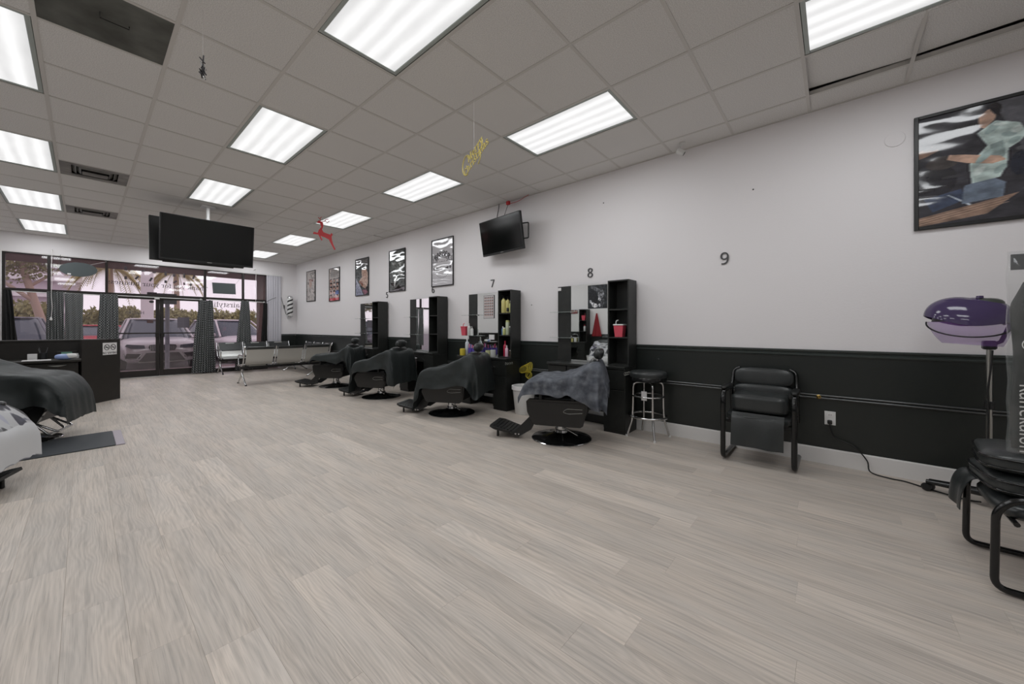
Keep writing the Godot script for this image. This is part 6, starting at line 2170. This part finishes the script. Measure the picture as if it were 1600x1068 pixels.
func palm(label: String, at: Vector3, h: float, sd: int, n := 15):
	var t := thing("palm_tree", label, "palm", at, 0.0, "palms beyond the car park")
	tube_part("trunk", M.bark, t, [Vector3(0, 0, 0), Vector3(0.05, h * 0.5, 0), Vector3(0, h, 0)], [0.2, 0.15, 0.13], 10)
	rng.seed = sd
	for k in n:
		var a := TAU * k / n + rng.randf() * 0.3
		var el := rng.randf_range(-0.3, 0.7)
		var d := Vector3(cos(a), 0, sin(a))
		var pts := []
		for i in 8:
			var q := i / 7.0
			pts.append(Vector3(0, h, 0) + d * 1.9 * q * (1.0 - 0.22 * q) + Vector3(0, sin(el) * 1.5 * q - 1.7 * q * q, 0))
		var mb := MB.new()
		mb.tube(pts, [0.03, 0.025, 0.02, 0.018, 0.015, 0.012, 0.01, 0.006], 5)
		var sd2 := d.cross(Vector3.UP)
		for i in range(1, 29):
			var q := i / 29.0
			var f := q * 7.0
			var p: Vector3 = pts[int(f)].lerp(pts[mini(int(f) + 1, 7)], f - int(f))
			var l := 0.55 * sin(PI * (0.15 + 0.8 * q))
			for s in [-1, 1]:
				var e: Vector3 = p + sd2 * s * l * 0.8 + Vector3(0, -l * 0.5, 0) + d * 0.15
				mb.poly([p - d * 0.035, p + d * 0.035, e], Vector3.UP)
		put(mb, "frond", M.leaf_palm, t)

func make_outdoors():
	var g := MB.new()
	g.bx(-40, 60, -0.4, -0.13, -90, -12.9)
	struct(g, "ground_outside", M.asphalt)
	g = MB.new()
	g.bx(-8, 9, -0.13, -0.02, -14.9, -12.95, 0.01)
	struct(g, "sidewalk", M.concrete)
	g = MB.new()
	g.bx(-8, 9, -0.13, 0.0, -15.15, -14.9, 0.02)
	struct(g, "kerb", M.kerb)
	g = MB.new()
	g.bx(-8, 9, 2.82, 3.6, -14.85, -13.0)
	struct(g, "canopy_roof", M.brown_stucco)
	g = MB.new()
	g.bx(3.60, 4.4, -0.13, 2.82, -13.9, -13.25)
	struct(g, "column_outside", M.brown_stucco)
	g = MB.new()
	g.bx(-8, LX - 0.2, -0.13, 3.8, -13.1, -12.85)
	struct(g, "wall_neighbour", M.brown_stucco)
	g = MB.new()
	g.bx(WX + 0.2, 9, -0.13, 3.8, -13.1, -12.85)
	struct(g, "wall_neighbour_far", M.brown_stucco)
	var Z := -0.13
	car("parked_suv", "silver SUV parked nose-in right outside the shop doors", sm("paint_silver", rgb8(206, 198, 202), 0.25, 0.2), V(1.64, Z, 16.1))
	car("parked_suv", "white SUV parked outside behind the window bench", sm("paint_white", rgb8(232, 220, 226), 0.25), V(4.55, Z, 16.9), 0.25)
	car("parked_suv", "dark grey SUV parked outside the window behind the desk", sm("paint_grey", rgb8(120, 118, 128), 0.25, 0.3), V(-1.55, Z, 16.4))
	car("parked_car", "red car parked farther away between the patterned curtains", sm("paint_red", rgb8(196, 40, 60), 0.25), V(0.35, Z, 21.0), 0.0, 1.45)
	car("parked_car", "pale car parked in the far row behind the silver SUV", M.paint_white, V(5.3, Z, 24.0), 0.0, 1.5)
	# post with a sign box by the walk
	var t := thing("sign_post", "grey steel post with a dark sign box outside the shop doors", "post", V(1.58, -0.02, 14.6))
	tube_part("post", sm("post_grey", rgb8(132, 130, 142), 0.5), t, [Vector3.ZERO, Vector3(0, 2.05, 0)], 0.05, 10)
	box_part("sign_box", sm("post_box", rgb8(70, 80, 82), 0.5), t, -0.22, 0.20, 1.92, 2.22, -0.06, 0.06, 0.01)
	box_part("end_cap", M.ink, t, -0.42, -0.22, 2.10, 2.24, -0.05, 0.05, 0.01)
	# white pylon
	t = thing("white_pylon", "tall white square pylon standing behind the parked silver SUV", "pylon", V(2.07, -0.13, 26.0))
	box_part("shaft", M.white_stucco, t, -0.22, 0.22, 0.0, 7.0, -0.22, 0.22, 0.02)
	box_part("plinth", M.white_stucco, t, -0.35, 0.35, 0.0, 0.5, -0.35, 0.35, 0.02)
	# far building with bands
	t = thing("far_building", "pale far building with rows of horizontal balcony bands", "building", V(-4.0, -0.13, 50.0))
	box_part("block", sm("far_wall", rgb8(206, 192, 200), 0.9), t, -7, 3.8, 0, 11, -8, 0)
	for k in 7: box_part("balcony_band", M.white_stucco, t, -7, 3.9, 1.2 + k * 1.35, 1.75 + k * 1.35, 0.0, 0.6)
	# trees
	var lm := leaf_mesh(0.06, 0.18)
	t = thing("shade_tree", "large loose shade tree leaning outside the window end", "tree", V(-1.1, -0.13, 22.5), 0.0, "trees beyond the car park")
	tube_part("trunk", M.bark, t, [Vector3(0.35, 0, 0), Vector3(0.05, 1.6, 0), Vector3(-0.35, 3.4, 0), Vector3(-0.7, 5.5, 0)], [0.15, 0.12, 0.09, 0.05], 10)
	tube_part("branch", M.bark, t, [Vector3(-0.1, 2.3, 0), Vector3(-0.9, 3.1, 0.2), Vector3(-1.8, 4.6, 0.3)], [0.07, 0.05, 0.03], 8)
	tube_part("branch", M.bark, t, [Vector3(-0.2, 2.9, 0), Vector3(0.5, 3.6, -0.1), Vector3(1.4, 4.2, 0)], [0.05, 0.04, 0.02], 8)
	crown(t, [[Vector3(-1.3, 3.9, 0), Vector3(1.5, 1.1, 1.2)], [Vector3(-0.2, 4.2, 0), Vector3(1.2, 1.0, 1.2)], [Vector3(0.6, 4.3, 0.3), Vector3(0.9, 0.6, 0.9)], [Vector3(-2.2, 3.2, 0), Vector3(0.9, 0.9, 0.8)]], 5200, M.leaf, leaf_mesh(0.04, 0.12), 3)
	for q in [[-2.1, 27.0, 1.0, "round hedge bush outside behind the grey SUV"], [1.0, 30.0, 1.2, "hedge tree seen through the glass of the first shop door"], [2.9, 30.0, 1.3, "hedge tree behind the white pylon"], [4.9, 30.0, 1.35, "hedge tree behind the grey door notice"], [6.6, 30.0, 1.3, "hedge tree over the white SUV"], [8.3, 30.5, 1.3, "hedge tree beyond the narrow curtain near the blinds"]]:
		t = thing("hedge_tree", q[3], "tree", V(q[0], -0.13, q[1]), 0.0, "trimmed hedge trees")
		for s in [-1, 0, 1]: tube_part("stem", M.bark, t, [Vector3(s * 0.1, 0, 0), Vector3(s * 0.5, 1.3, 0.1 * s)], [0.09, 0.05], 8)
		crown(t, [[Vector3(-0.5, 1.75, 0), Vector3(0.85 * q[2] / 1.2, 0.62, 0.9)], [Vector3(0.5, 1.85, 0), Vector3(0.85 * q[2] / 1.2, 0.68, 0.9)]], 2600, M.leaf_hedge, lm, int(q[0] * 10) + 50)
	palm("palm with drooping fronds above the red car", V(0.85, -0.13, 28.5), 4.6, 7, 19)
	palm("palm with drooping fronds behind the pylon and script lettering", V(4.0, -0.13, 33.0), 5.1, 8, 19)
